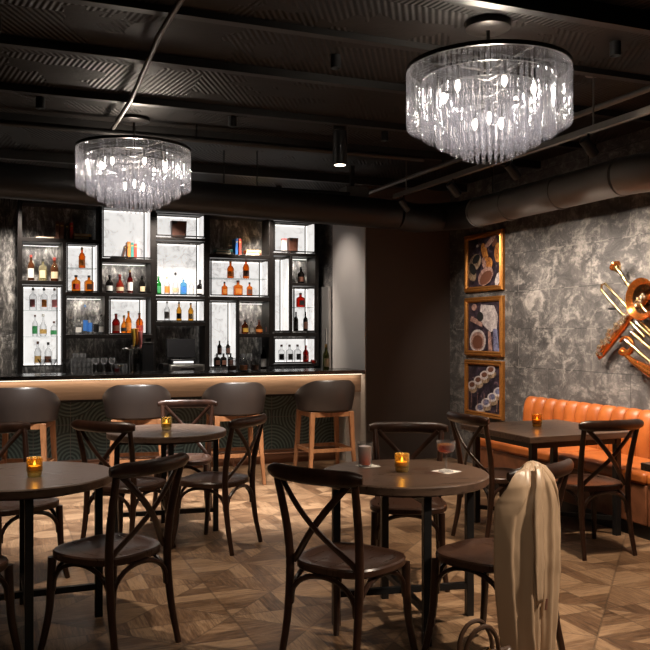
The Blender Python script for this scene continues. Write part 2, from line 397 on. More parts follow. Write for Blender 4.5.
# ---- shelving
YS, YE = 9.65, 9.96
ZB = 1.0
sh = thing('bar_shelving', 'dark steel shelving with glowing white boxes behind the bar', 'shelving', (0, 0, 0))
def SX(px): return onY(px, 300, YS).x
def SZ(px, py): return onY(px, py, YS).z
def hbar(px0, px1, py, th=.045):
    z = SZ((px0+px1)/2, py); MB().box(SX(px0), YS, z-th/2, SX(px1), YE, z+th/2).build('shelf_board', 'frame', sh, bevel=.003); return z+th/2
def vbar(px, py0, py1, w=.045):
    x = SX(px); z0, z1 = SZ(px, py1), SZ(px, py0)
    if py1 > 366: z0 = ZB
    MB().box(x-w/2, YS+.002, z0, x+w/2, YE-.002, z1).build('post', 'frame', sh, bevel=.003)
ZS = {}
def lit(px0, px1, py0, py1, glass=()):
    x0, x1 = SX(px0)+.012, SX(px1)-.012; pm = (px0+px1)/2; z0, z1 = SZ(pm, py1)+.012, SZ(pm, py0)-.012
    MB().box(x0, YE-.02, z0, x1, YE-.008, z1).build('self_lit_back', 'panel', sh)  # brick back made to glow as if lit by the edge strips
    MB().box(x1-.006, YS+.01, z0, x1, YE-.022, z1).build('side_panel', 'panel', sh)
    q = .012
    m = MB(); m.box(x0, YE-.035, z0, x1-.008, YE-.022, z0+q); m.box(x0, YE-.035, z1-q, x1-.008, YE-.022, z1)
    m.box(x0, YE-.035, z0, x0+q, YE-.022, z1); m.box(x1-q-.008, YE-.035, z0, x1-.008, YE-.022, z1); m.build('led_edge', 'ledw', sh)
    m = MB(); m.box(x0-.006, YS-.004, z0-.006, x1+.006, YS+.012, z0+.008); m.box(x0-.006, YS-.004, z1-.008, x1+.006, YS+.012, z1+.006)
    m.box(x0-.006, YS-.004, z0, x0+.008, YS+.012, z1); m.box(x1-.008, YS-.004, z0, x1+.006, YS+.012, z1); m.build('box_frame', 'frame', sh)
    MB().box(x1-.040, YE-.05, z0, x1-.028, YE-.038, z1).build('corner_bar', 'frame', sh)
    r = [z0+.0]
    for g in glass:
        zg = SZ(pm, g); MB().box(x0+.01, YS+.03, zg-.008, x1-.012, YE-.06, zg).build('glass_shelf', 'shelfglass', sh); r.append(zg)
    return r
# posts
vbar(20, 198, 368); vbar(64.5, 241, 368, .04); vbar(100.5, 198, 294, .04); vbar(153.5, 200, 368, .06); vbar(207.5, 214, 368, .06); vbar(271.5, 214, 366, .06); vbar(317, 216, 366, .045)
vbar(107, 296, 337, .05); vbar(238.5, 300, 368, .03); vbar(291.5, 256, 334, .03)
# boards
z_b1 = hbar(20, 100.5, 240.5); z_b2 = hbar(20, 64, 282.5); z_b3 = hbar(65, 153, 294.5); z_b4 = hbar(65, 153, 336.5)
z_b5 = hbar(101, 153, 260.5); z_b6 = hbar(154, 207, 239, .03); z_b7 = hbar(154, 207, 297.5, .03); z_b8 = hbar(154, 207, 324); z_b9 = hbar(208, 271, 256.5)
z_b10 = hbar(208, 271, 299); z_b11 = hbar(239, 271, 335.5); z_b12 = hbar(272, 317, 254.5, .035); z_b13 = hbar(292, 317, 284.5, .035); z_b14 = hbar(272, 317, 334.5)
hbar(272, 317, 219, .04); hbar(154, 207, 211, .04); hbar(101, 153, 206, .03); hbar(20, 100, 203, .03); hbar(208, 271, 216, .03)
z_b15 = hbar(273, 317, 365, .03)
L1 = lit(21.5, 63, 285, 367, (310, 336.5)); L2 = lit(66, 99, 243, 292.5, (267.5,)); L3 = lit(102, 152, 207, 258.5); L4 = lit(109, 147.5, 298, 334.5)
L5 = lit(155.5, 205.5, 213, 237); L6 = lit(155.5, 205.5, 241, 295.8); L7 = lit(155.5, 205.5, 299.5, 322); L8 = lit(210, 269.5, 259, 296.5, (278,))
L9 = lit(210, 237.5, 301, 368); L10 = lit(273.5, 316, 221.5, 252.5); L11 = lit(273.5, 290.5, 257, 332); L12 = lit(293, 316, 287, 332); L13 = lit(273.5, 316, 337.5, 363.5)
for (a, b, yy) in ((67, 105, 298), (103, 150, 263), (22, 62, 243.5), (240, 270, 303), (293, 315, 257.5)):
    z = SZ((a+b)/2, yy); MB().box(SX(a)+.02, YE-.06, z-.008, SX(b)-.02, YE-.05, z).build('led_strip', 'ledw', sh)
    area('shelf_led_light', ((SX(a)+SX(b))/2, YE-.07, z-.012), (SX(b)-SX(a)-.06, .02), 1.6, (1, .93, .85), ((SX(a)+SX(b))/2, YE-.02, z-.3))
# ---------------------------------------------------------------- bottles
def bottle(px, base, h, w, kind, glass, label, lab='l_white', cap='l_black', Y=9.79, zz=None, group='bottles on the back bar shelves', cat='bottle'):
    """px photo column; base = shelf height; h, w in metres"""
    x = onY(px, 300, Y).x
    t = thing('bottle' if cat == 'bottle' else cat, label, cat, (x, Y, base), random.uniform(-.3, .3), group)
    r = w/2; m = MB(); n = 16
    if kind == 'square':
        def sq(r_, z, k=.72):
            return [(math.copysign(min(abs(math.cos(a))*1.3, 1), math.cos(a))*r_, math.copysign(min(abs(math.sin(a))*1.3, 1), math.sin(a))*r_*k, z) for a in [2*PI*(i+.5)/16 for i in range(16)]]
        m.rings([sq(r*.94, 0), sq(r, .012), sq(r, h*.6), sq(r*.82, h*.68), sq(r*.3, h*.74, 1), sq(r*.28, h*.9, 1)])
    elif kind == 'tall':
        m.lathe([(r*.92, 0), (r, .01), (r, h*.58), (r*.85, h*.64), (r*.42, h*.74), (r*.34, h*.8), (r*.34, h*.93)], n)
    elif kind == 'round':
        m.lathe([(r*.75, 0), (r*.95, h*.08), (r, h*.25), (r*.9, h*.45), (r*.5, h*.6), (r*.3, h*.68), (r*.28, h*.9)], n)
    elif kind == 'wine':
        m.lathe([(r*.95, 0), (r, .01), (r, h*.55), (r*.85, h*.63), (r*.42, h*.74), (r*.36, h*.98)], n)
    elif kind == 'flask':
        m.lathe([(r*.85, 0), (r, h*.04), (r*.96, h*.4), (r*1.02, h*.55), (r*.7, h*.68), (r*.32, h*.75), (r*.32, h*.9)], n)
    bd = m.build('body', glass, t)
    if lab:
        hh = {'square': .6, 'tall': .58, 'round': .42, 'wine': .55, 'flask': .5}[kind]
        if kind == 'square': MB().box(-r*.72, -r*.72-.003, h*.14, r*.72, -r*.70, h*(hh-.12)).build('label', lab, bd)
        else:
            rr = r+.0015; m = MB(); A = [-PI/2+(k/8-.5)*2.2 for k in range(9)]
            m.rings([[(rr*math.cos(a), rr*math.sin(a), z) for a in A]+[((rr-.003)*math.cos(a), (rr-.003)*math.sin(a), z) for a in A[::-1]] for z in (h*.12, h*(hh-.1))]); m.build('label', lab, bd)
    z0 = h*(.98 if kind == 'wine' else .9 if kind != 'tall' else .93)
    if kind == 'wine': MB().lathe([(r*.42, h*.84), (r*.42, h)], 10).build('capsule', cap, t)
    else: MB().lathe([(r*.36, z0-.005), (r*.38, h*.99), (r*.3, h)], 10).build('cap', cap, t)
    return t
B = bottle
# bay with three bottles, left
B(31, z_b2, .29, .07, 'tall', 'g_brown', 'brown whisky bottle with white label and red neck, leftmost on the upper left shelf', 'l_white', 'l_red')
B(43, z_b2, .25, .085, 'square', 'g_pale', 'squat pale yellow bottle with dark cap, middle of the upper left shelf', 'l_cream', 'l_black')
B(54.5, z_b2, .27, .085, 'flask', 'g_brown', 'bottle with cream label and red wax neck, upper left shelf right end', 'l_cream', 'l_red')
# L1 lit box, 3 levels (levels: glass2 310, glass1 336.5, bottom)
for px, g, lb, cp, nm in ((33, 'clear', 'l_pink', 'l_black', 'left'), (44, 'clear', 'l_orange', 'l_black', 'middle'), (54.5, 'clear', 'l_pink', 'l_brown', 'right')):
    B(px, L1[1]+.001, .25, .075, 'square', g, 'clear square bottle, pinkish label, %s of three on top glass shelf, tall white box' % nm, lb, cp)
B(35, L1[2]+.001, .24, .06, 'tall', 'clear', 'slim clear bottle with green label on the middle glass shelf of the tall white box', 'l_green', 'l_brown')
B(43.2, L1[2]+.001, .25, .08, 'round', 'clear', 'frosted conical bottle with olive badge, middle glass shelf of the tall white box', 'l_gold', 'l_white')
B(54, L1[2]+.001, .17, .075, 'flask', 'clear', 'short bottle with pale green band, middle glass shelf of the tall white box', 'l_green', 'l_brown')
B(37.8, L1[0], .27, .075, 'flask', 'clear', 'clear bottle with gold oval label, left on the floor of the tall white box', 'l_gold', 'l_brown')
B(48.2, L1[0], .26, .08, 'flask', 'clear', 'clear bottle with brown label, right on the floor of the tall white box', 'l_brown', 'l_black')
# L2
B(82, L2[1]+.001, .24, .075, 'flask', 'g_amber', 'single amber bottle on the glass shelf of the small white box', 'l_orange', 'l_gold')
B(76, L2[0], .19, .095, 'square', 'g_orange', 'orange square decanter with black stopper, left on the floor of the small white box', 'l_red', 'l_black')
B(89, L2[0], .19, .095, 'square', 'g_orange', 'orange square decanter with black stopper, right on the floor of the small white box', 'l_brown', 'l_black')
# col 3 dark bay
B(109.5, z_b3, .21, .08, 'flask', 'g_black', 'dark round-shouldered bottle with large white label, first on the shelf under the book box', 'l_white', 'l_black')
B(120, z_b3, .22, .09, 'round', 'g_red', 'wide bottle with red neck and cream label on the shelf under the book box', 'l_cream', 'l_red')
B(130, z_b3, .27, .065, 'tall', 'g_deepred', 'tall deep red bottle with grey label on the shelf under the book box', 'l_white', 'l_gold')
B(142, z_b3, .21, .07, 'flask', 'g_black', 'dark bottle with cream label, last on the shelf under the book box', 'l_cream', 'l_black')
# vodkas
B(71, z_b4, .20, .085, 'square', 'clear', 'clear square bottle at the left end of the clear spirits shelf', None, 'l_white')
B(78.5, z_b4, .17, .085, 'square', 'clear', 'short clear bottle with big white label on the clear spirits shelf', 'l_white', 'l_white')
B(85, z_b4, .34, .062, 'tall', 'clear', 'tall clear bottle with bright blue neck on the clear spirits shelf', 'l_blue', 'l_blue')
B(90, z_b4, .28, .062, 'tall', 'clear', 'clear bottle with pale blue label beside the blue necked bottle', 'l_blue', 'l_white')
B(96, z_b4, .25, .07, 'tall', 'clear', 'clear bottle with a round black emblem on the clear spirits shelf', 'l_black', 'l_white')
B(101.5, z_b4, .23, .07, 'flask', 'clear', 'clear stoppered bottle, right end of the clear spirits shelf', 'l_white', 'l_black')
# L4
B(116, L4[0], .23, .09, 'flask', 'g_deepred', 'dark red sloping bottle, leftmost in the lower white box left of the taps', 'l_brown', 'l_red')
B(124, L4[0], .21, .075, 'round', 'g_orange', 'bottle with black and white label in the lower white box left of the taps', 'l_black', 'l_yellow')
B(128.5, L4[0], .26, .07, 'tall', 'g_orange', 'orange liqueur bottle behind the tap handles in the lower white box', 'l_orange', 'l_gold')
B(139.5, L4[0], .24, .085, 'flask', 'g_amber', 'brown and red bottle, rightmost in the lower white box behind the taps', 'l_red', 'l_brown')
# L6
B(158.5, L6[0], .22, .066, 'tall', 'g_green', 'bright green glass bottle at the left of the wide white box', 'l_green', 'l_green')
B(167, L6[0], .215, .066, 'tall', 'clear', 'clear bottle with orange and brown label beside the green bottle', 'l_orange', 'l_cream')
B(175.5, L6[0], .27, .075, 'round', 'clear', 'tall clear stoppered bottle in the middle of the wide white box', 'l_cream', 'l_black')
B(183.5, L6[0], .215, .075, 'square', 'g_blue', 'pale blue glass bottle in the wide white box', 'l_blue', 'l_white')
B(191.5, L6[0], .19, .06, 'tall', 'clear', 'small plain clear bottle between the blue and the black bottle', 'l_white', 'l_white')
B(200, L6[0], .19, .075, 'flask', 'g_black', 'black bottle with white diamond label at the right of the wide white box', 'l_white', 'l_black')
# L7
B(167, L7[0], .23, .065, 'tall', 'clear', 'clear empty-looking bottle, left in the low white box above the register', 'l_white', 'l_white')
B(179, L7[0], .23, .062, 'flask', 'g_gold', 'golden bottle with dark blue label, middle of the low white box above the register', 'l_black', 'l_white')
B(190.8, L7[0], .22, .066, 'flask', 'g_gold', 'golden bottle with pale label, right in the low white box above the register', 'l_cream', 'l_white')
# L8
B(230.5, L8[1]+.001, .21, .085, 'flask', 'g_amber', 'amber round-shouldered bottle on the glass shelf of the whisky box, left', 'l_orange', 'l_orange')
B(246, L8[1]+.001, .25, .08, 'flask', 'g_amber', 'amber bottle with long red neck on the glass shelf of the whisky box, right', 'l_brown', 'l_red')
B(224.5, L8[0], .17, .066, 'square', 'g_amber', 'small square amber bottle, left on the floor of the whisky box', 'l_orange', 'l_black')
B(238, L8[0], .19, .105, 'square', 'g_amber', 'broad square amber decanter in the middle of the whisky box floor', 'l_orange', 'l_brown')
B(249.5, L8[0], .17, .066, 'square', 'g_amber', 'small amber bottle with brown label, right on the floor of the whisky box', 'l_brown', 'l_black')
# L9 black bottles pyramid
for px, b, nm in ((217, 0, 'left of the bottom row'), (223.5, 0, 'middle of the bottom row'), (230.5, 0, 'right of the bottom row')):
    B(px, L9[0] if b == 0 else 0, .16, .07, 'square', 'g_black', 'black bottle with brown label in the tall narrow white box, %s' % nm, 'l_brown', 'l_black')
# riser with two and one
t = thing('bottle_riser', 'small clear stepped riser in the tall narrow white box', 'riser', (onY(224, 300, 9.87).x, 9.87, L9[0]))
MB().box(-.11, -.03, 0, .10, .035, .14).build('lower_step', 'clear', t); MB().box(-.05, -.028, .1401, .05, .035, .24).build('upper_step', 'clear', t)
for px, nm in ((219.5, 'left'), (228, 'right')):
    B(px, L9[0]+.141, .17, .055, 'tall', 'g_black', 'slim black bottle raised behind the bottom row in the narrow white box, %s side' % nm, 'l_brown', 'l_black', Y=9.865, group='bottles on the back bar shelves')
# col 5 dark bay
B(245, z_b11, .17, .08, 'flask', 'g_amber', 'bottle with glowing yellow round label on the small dark shelf', 'l_yellow', 'l_black')
B(251.5, z_b11, .15, .05, 'tall', 'clear', 'small clear bottle between the two amber bottles on the small dark shelf', 'l_white', 'l_black')
B(259, z_b11, .17, .09, 'round', 'g_amber', 'round amber bottle with orange label on the small dark shelf', 'l_orange', 'l_brown')
B(266.5, z_b11, .17, .065, 'square', 'clear', 'bottle with pale pink label, right end of the small dark shelf', 'l_pink', 'l_black')
B(263.5, ZB, .29, .075, 'wine', 'g_black', 'dark wine bottle with white label on the back counter under the small dark shelf', 'l_white', 'l_black')
# col 6
B(301, z_b13, .21, .085, 'flask', 'g_black', 'black bottle standing alone in the dark bay at upper right', 'l_brown', 'l_black')
MB().box(SX(293)+.02, YS+.03, SZ(304, 307)-.008, SX(316)-.02, YE-.06, SZ(304, 307)).build('glass_shelf', 'shelfglass', sh)
B(300.5, SZ(304, 307)+.001, .18, .095, 'square', 'g_red', 'square red decanter with black stopper on the glass shelf of the right white box', 'l_black', 'l_black')
B(296, L12[0], .24, .058, 'tall', 'g_black', 'slender black bottle, left on the floor of the right white box', 'l_black', 'l_black')
B(305.5, L12[0], .24, .06, 'tall', 'g_black', 'slender black bottle, right on the floor of the right white box', 'l_brown', 'l_black')
for px, nm in ((281.5, 'first'), (289.5, 'second'), (297.5, 'third')):
    B(px, L13[0], .22, .085, 'square', 'clear', 'clear square bottle with dark badge, %s from the left in the bottom right white box' % nm, 'l_black', 'l_brown')
B(305.8, L13[0], .21, .075, 'flask', 'g_deepred', 'deep red bottle at the right end of the bottom right white box', 'l_red', 'l_red')
# ---------------------------------------------------------------- books and boxes on shelves
def book(px, z, w, h, col, label, lean=0, flat=False, Y=9.8, dx=0, dz=0, dep=.15):
    x = onY(px, 300, Y).x+dx
    t = thing('book', label, 'book', (x, Y, z+dz), 0, 'books on the bar shelves')
    if flat: MB().box(-h/2, -dep/2, 0, h/2, dep/2, w).build('cover', col, t, bevel=.003); MB().box(-h/2+.004, -dep/2-.001, .006, h/2-.03, -dep/2+.01, w-.006).build('pages', 'cream', t)
    else:
        M_ = Matrix.Rotation(lean, 3, 'Y')
        m = MB(); m.obox((math.sin(lean)*h/2, 0, math.cos(lean)*h/2+abs(math.sin(lean))*w/2), (w, dep, h), M_); m.build('cover', col, t, bevel=.003)
        m = MB(); m.obox((math.sin(lean)*h*.8, -dep/2-.0005, math.cos(lean)*h*.8+abs(math.sin(lean))*w/2), (w*.7, .002, h*.08), M_); m.build('spine_band', 'l_gold', t)
    return t
book(57, z_b1, .035, .20, 'l_brown', 'tall brown book, leftmost upright on the top left shelf')
book(61.5, z_b1, .04, .19, 'l_brown', 'dark brown upright book second from the left on the top left shelf')
book(66.5, z_b1, .03, .18, 'l_black', 'thin black upright book on the top left shelf')
book(71, z_b1, .035, .19, 'l_red', 'reddish upright book, rightmost upright on the top left shelf')
book(82, z_b1, .04, .20, 'l_black', 'black book lying flat at the bottom of the top left pile', flat=True)
book(82, z_b1, .03, .19, 'l_gold', 'tan book lying flat on the black book, top left shelf', flat=True, dz=.041)
book(46, z_b1, .025, .22, 'l_brown', 'thin dark book lying flat at the left of the top left shelf', flat=True)
zz = L3[0]
book(118, zz, .02, .16, 'l_black', 'thin black book lying flat on the floor of the book box', flat=True, dep=.14)
book(122, zz+.001, .018, .15, 'l_brown', 'thin book leaning against the upright ones in the book box', lean=.25, dx=-.0)
for i, (px, cl, nm) in enumerate(((128, 'l_orange', 'orange'), (131.2, 'l_teal', 'dark teal'), (134.5, 'l_red', 'red brown'))):
    book(px, zz, .036, .19-.01*i, cl, '%s upright book in the white book box' % nm)
book(223, z_b9, .035, .22, 'l_black', 'wide black book lying flat on the dark top shelf', flat=True)
book(223, z_b9, .03, .20, 'l_teal', 'dark teal book lying on the wide black book, dark top shelf', flat=True, dz=.036)
book(235, z_b9, .03, .20, 'l_blue', 'upright blue book in the middle of the dark top shelf')
book(238.5, z_b9, .03, .20, 'l_red', 'upright red book in the middle of the dark top shelf')
book(252, z_b9, .035, .2, 'l_brown', 'brown book at the bottom of the right pile on the dark top shelf', flat=True)
book(252, z_b9, .035, .18, 'l_gold', 'gold edged book on top of the right pile on the dark top shelf', flat=True, dz=.036)
def bagbox(px, z, w, h, label):
    x = onY(px, 300, 9.8).x; t = thing('gift_bag', label, 'bag', (x, 9.8, z), 0, 'dark bags on the top shelves')
    MB().rings([[(-w/2*k, -.05*k, zz_), (w/2*k, -.05*k, zz_), (w/2*k, .05*k, zz_), (-w/2*k, .05*k, zz_)] for k, zz_ in ((.9, 0), (1, h*.95), (1, h))]).build('body', 'l_brown', t, bevel=.003)
    MB().box(-w/2*.9, -.051, h*.8, -w*.15, -.0495, h*.98).build('flap', 'l_black', t)
bagbox(178.5, L5[0], .18, .19, 'dark brown box shaped bag in the top white box left of the middle')
bagbox(292.5, L10[0], .12, .18, 'dark brown bag in the top right white box')
t = thing('white_carton', 'small pinkish white carton left of the bag in the top right white box', 'box', (onY(284, 300, 9.8).x, 9.8, L10[0]))
MB().box(-.03, -.03, 0, .03, .03, .17).build('body', 'l_white', t, bevel=.003); MB().box(-.031, -.031, .15, .031, .031, .172).build('lid', 'l_pink', t, bevel=.002)
# ---------------------------------------------------------------- glassware
def wineglass(loc, h, r, label, group, liquid=None, kind='wine'):
    t = thing('wine_glass' if kind == 'wine' else 'cocktail_glass', label, 'glass', loc, 0, group)
    if kind == 'wine': b = [(r*.5, .58*h), (r*.95, .7*h), (r, .82*h), (r*.85, h)]
    elif kind == 'martini': b = [(.006, .55*h), (r, h)]
    else: b = [(r*.25, .6*h), (r*.8, .66*h), (r*.98, .78*h), (r, h)]
    MB().lathe([(r*.8, 0), (r*.78, .004), (.006, .012), (.004, b[0][1]*.96)], 16).build('stem', 'clear', t)
    MB().lathe([(.004, b[0][1]*.96)]+b+[(q-.002, z) for q, z in b[::-1]]+[(.002, b[0][1])], 18).build('bowl', 'clear', t)
    if liquid:
        lb = [(max(q-.003, .002), z+.002) for q, z in b if z < .9*h]
        MB().lathe(lb+[(lb[-1][0]*1.0, lb[-1][1]+.1*h)], 16).build('drink', liquid, t)
    return t
def tumbler(loc, h, r, label, group, top=None):
    t = thing('tumbler', label, 'glass', loc, 0, group)
    MB().lathe([(r*.85, 0), (r, h), (r-.003, h), (r*.8, .012)], 14).build('wall', 'clear', t); return t
for px, nm in ((42, 'left'), (53, 'middle'), (65.5, 'right')):
    p = onY(px, 370, 8.66); wineglass((p.x, p.y, CT), .155, .045, 'empty martini glass on the bar top, %s of the three at the left end' % nm, 'martini glasses at the left end of the bar', None, 'martini')
k = 0
for row in range(4):
    for i in range(5 if row < 3 else 3):
        px = 73+i*4.4+(2 if row == 3 else 0)
        x = onY(px, 370, 9.6).x
        tumbler((x, 9.6, ZB+row*.056), .054, .026, 'small glass tumbler in the stack on the back counter below the clear spirits', 'stacked tumblers on the back counter')
for i, px in enumerate((96, 104, 112)):
    wineglass((onY(px, 370, 9.58).x, 9.58, ZB), .17, .038, ('empty stemmed wine glass on the back counter, %s of three right of the stacked tumblers' % ('left', 'middle', 'right')[i]), 'stemmed glasses on the back counter')
for i, px in enumerate((117.5, 124.5, 140)):
    tumbler((onY(px, 370, 9.58).x, 9.58, ZB), .10, .035, 'clear water glass on the back counter, %s' % ('left of the taps, nearest the stemmed glasses', 'just left of the tap column', 'right of the tap column')[i], 'water glasses by the taps')
for i, px in enumerate((242.5, 249.5)):
    wineglass((onY(px, 370, 9.7).x, 9.7, ZB), .2, .036, ('tall wine glass on the back counter, %s below the small dark shelf' % ('left', 'right')[i]), 'tall wine glasses on the back counter')
# beer tap
p = onY(131.5, 366, 9.2)
tp = thing('beer_tap', 'chrome beer tap tower with coloured handles behind the bar', 'beer tap', (onY(131.5, 370, 9.47).x, 9.47, ZB))
MB().lathe([(.045, 0), (.045, .012), (.027, .02), (.025, .27), (.03, .28), (.03, .30), (.02, .315)], 18).build('column', 'silver', tp)
MB().sweep([(-.1, -.02, .27), (.1, -.02, .27)], .014, n=12).build('crossbar', 'silver', tp)
for x in (-.085, 0.03, .095):
    m = MB().sweep([(x, -.03, .27), (x, -.09, .265), (x, -.10, .215)], .008, n=8); m.build('spout', 'silver', tp)
for x, h, mcol, ln in ((.02, .28, 'l_yellow', .22), (.055, .30, 'l_orange', .2), (.095, .26, 'l_pink', .21)):
    m = MB().sweep([(x, -.035, h+.02), (x, -.05, h+.08), (x-.01, -.06, h+ln)], [.01, .017, .026], [.008, .01, .013], up=(0, 1, 0), n=10); m.build('handle', mcol, tp)
t = thing('drip_tray', 'flat metal drip tray in front of the beer tap', 'tray', (onY(137, 370, 9.41).x, 9.46, ZB+.0))
t.location = (onY(137, 370, 9.41).x, 9.41, ZB)
MB().box(-.16, -.02, 0, .2, .012, .014).build('tray', 'silver', t, bevel=.003); MB().box(-.15, -.018, .0141, .19, .01, .017).build('grille', 'blk', t)
# black bottle cooler next to it
t = thing('ice_bin_cover', 'black upright bin between the taps and the register', 'bin', (onY(146.5, 370, 9.56).x, 9.56, ZB))
MB().box(-.065, -.1, 0, .065, .1, .33).build('body', 'blk', t, bevel=.006); MB().box(-.068, -.103, .3301, .068, .103, .345).build('lid', 'duct2', t, bevel=.004)
# register
t = thing('cash_register', 'grey cash drawer with slots below the monitor', 'cash register', (onY(183, 370, 9.6).x, 9.58, ZB))
MB().box(-.19, -.17, 0, .21, .1, .085).build('drawer_body', 'steel', t, bevel=.005); df = MB().box(-.17, -.174, .02, .19, -.169, .065).build('drawer_front', 'track', t, bevel=.003)
MB().sweep([(-.06, -.18, .045), (.09, -.18, .045)], .006).build('drawer_pull', 'silver', df)
MB().box(-.27, -.17, 0, -.20, .05, .10).build('side_printer', 'blk', t, bevel=.005)
t = thing('point_of_sale_monitor', 'dark monitor with a lit white bar standing on the cash drawer', 'monitor', (onY(180, 370, 9.6).x, 9.58, ZB+.0865))
MB().box(-.13, -.1, 0, .16, .09, .06).build('base', 'blk', t, bevel=.01)
MB().box(-.10, -.115, .015, .13, -.101, .038).build('lit_strip', 'print_l', t)
mm = Matrix.Rotation(-.12, 3, 'X'); MB().obox((.0, -.04, .185), (.33, .02, .22), mm).build('screen', 'screen', t, bevel=.004)
MB().sweep([(0, 0, .05), (0, 0, .15)], .02).build('neck', 'blk', t)
# things on the bar top
def onbar(px, Y=8.68): return (onY(px, 370, Y).x, Y, CT)
t = thing('cocktail_glass', 'small red drink in a tumbler with a citrus slice on the bar top', 'drink', onbar(117))
MB().lathe([(.032, 0), (.036, .085), (.033, .085), (.029, .012)], 16).build('glass', 'clear', t)
MB().lathe([(.028, .013), (.031, .05)], 14).build('drink', 'g_red', t)
MB().lathe([(.028, .0), (.028, .006)], 14, (0.035, 0, .075)).build('citrus_slice', 'l_yellow', t)
for i, (px, cl) in enumerate(((232, 'l_brown'), (243.5, 'l_orange'), (255.5, 'l_brown'))):
    t = thing('garnish_jar', 'clear jar of %s on the bar top, %s of three' % (('dark cherries', 'orange peel', 'olives')[i], ('left', 'middle', 'right')[i]), 'jar', onbar(px), 0, 'garnish jars on the bar')
    MB().lathe([(.044, 0), (.05, .01), (.05, .095), (.042, .11), (.042, .125), (.039, .125), (.039, .11), (.046, .09), (.045, .012)], 18).build('jar_wall', 'clear', t)
    MB().lathe([(.044, .012), (.045, .066)], 16).build('garnish', cl, t); MB().lathe([(.046, .1255), (.046, .14), (.03, .146)], 16).build('lid', 'clear', t)
t = B(326, CT, .29, .075, 'wine', 'g_olive', 'green white-wine bottle standing near the right end of the bar top', 'l_cream', 'l_gold', Y=8.72, group='wine on the bar')
wineglass(onbar(313.5, 8.74), .115, .035, 'small stemmed glass of red wine left of the green bottle on the bar', 'red wine glass', 'g_red')
t = thing('service_tray', 'low black rack on the back counter below the bottom right white box', 'rack', (onY(292, 370, 9.52).x, 9.52, ZB))
MB().box(-.22, -.07, 0, .24, .07, .012).build('base', 'blk', t); m = MB()
for y in (-.068, .068): m.sweep([(-.22, y, .035), (.24, y, .035)], .004)
for x in (-.22, .01, .24):
    for y in (-.068, .068): m.sweep([(x, y, .012), (x, y, .035)], .004)
m.build('rail', 'blk', t)
# ================================================================ CHAIR
def make_chair(label, loc, rz):
    t = thing('cross_back_chair', label, 'chair', loc, rz, 'dark bentwood cross back chairs')
    def outline(k, z, inset=0):
        P = []
        for i in range(40):
            a = 2*PI*i/40; ca, sa = math.cos(a), math.sin(a); e = .62
            x = math.copysign(abs(ca)**e, ca); y = math.copysign(abs(sa)**e, sa)
            w = .225 if y > 0 else .225-.03*(-y)
            P.append((x*(w-inset)*k, y*(.215-inset)*k, z))
        return P
    m = MB(); m.rings([outline(.97, .425), outline(1, .432), outline(1, .455), outline(.975, .463), outline(1, .463, .035), outline(1, .459, .043), outline(.5, .457, .04)]); m.build('seat', 'seat', t, ang=30)
    for sx in (-1, 1):
        pts = [(sx*.195, -.255, 0), (sx*.185, -.215, .2), (sx*.183, -.195, .42), (sx*.188, -.205, .58), (sx*.197, -.235, .73), (sx*.205, -.265, .85)]
        MB().sweep(cr(pts, 4), lerps([.015, .018, .021, .020, .0185, .017], 4), lerps([.0145, .017, .019, .018, .017, .016], 4), up=(1, 0, 0), n=12).build('rear_leg', 'chair', t)
    for sx in (-1, 1):
        pts = [(sx*.19, .165, .43), (sx*.192, .17, .32), (sx*.197, .178, .18), (sx*.213, .198, .05), (sx*.222, .208, 0)]
        MB().sweep(cr(pts, 4), lerps([.0205, .0195, .018, .016, .0145], 4), n=12, up=(1, 0, 0)).build('front_leg', 'chair', t)
    R = [(-.243+.486*i/16, -.262-.052*(1-((i-8)/8)**2), .862) for i in range(17)]
    MB().sweep(R, [.014 if i in (0, 16) else .019 for i in range(17)], [.02 if i in (0, 16) else .031 if i in (1, 15) else .035 for i in range(17)], n=12).build('top_rail', 'chair', t)
    for sx in (-1, 1):
        P = []
        for i in range(13):
            q = i/12; x = sx*(-.185+.355*q); z = .845-.385*q; y = -.262-(.045+.006*sx)*math.sin(PI*min(1, q*1.1)) + .075*q
            P.append((x, y+.0, z))
        br = MB().sweep(P, .0085, .0155, up=(0, 0, 1), n=10).build('cross_brace', 'chair', t)
    def hoop(p0, p1):
        p0, p1 = Vector(p0), Vector(p1); P = []
        for i in range(15):
            a = PI*i/14; q = .5-.5*math.cos(a); p = p0.lerp(p1, q); p.z = .275+.142*math.sin(a)**.75; P.append(p)
        MB().sweep(P, .0125, .0105, n=8, up=(0, 0, 1)).build('arch_brace', 'chair', t)
    hoop((-.178, .173, 0), (.178, .173, 0)); hoop((-.17, -.205, 0), (.17, -.205, 0))
    for sx in (-1, 1): hoop((sx*.178, -.19, 0), (sx*.188, .16, 0))
    return t
chairs = [
 (.11, 3.70, .59, .807, 'dark wooden cross back chair in the centre foreground, its back to the viewer'),
 (-.76, 5.70, -.914, .407, 'dark cross back chair at the right side of the round table by the bar'),
 (-1.01, 3.88, -.848, .53, 'dark cross back chair at the right side of the left foreground table'),
 (-1.31, 5.53, .39, .92, 'dark cross back chair on the near left side of the round table by the bar'),
 (-1.83, 4.90, .75, -.66, 'dark cross back chair behind the left foreground table, cut by the left edge'),
 (-1.62, 3.55, .2, .98, 'dark chair of which only a seat corner shows at the left edge in front'),
 (-1.127, 6.62, .05, -1, 'dark chair between the round table by the bar and the stools'),
 (.49, 4.90, -.1, -.99, 'dark chair on the far side of the table with the drinks'),
 (1.23, 5.88, .906, .423, 'dark cross back chair tucked to the left side of the square table'),
 (1.76, 5.60, -.32, .947, 'dark chair at the near right side of the square table'),
 (.755, 3.78, -.68, .73, 'dark cross back chair with the tan coat hung over its back'),
]
proto = None
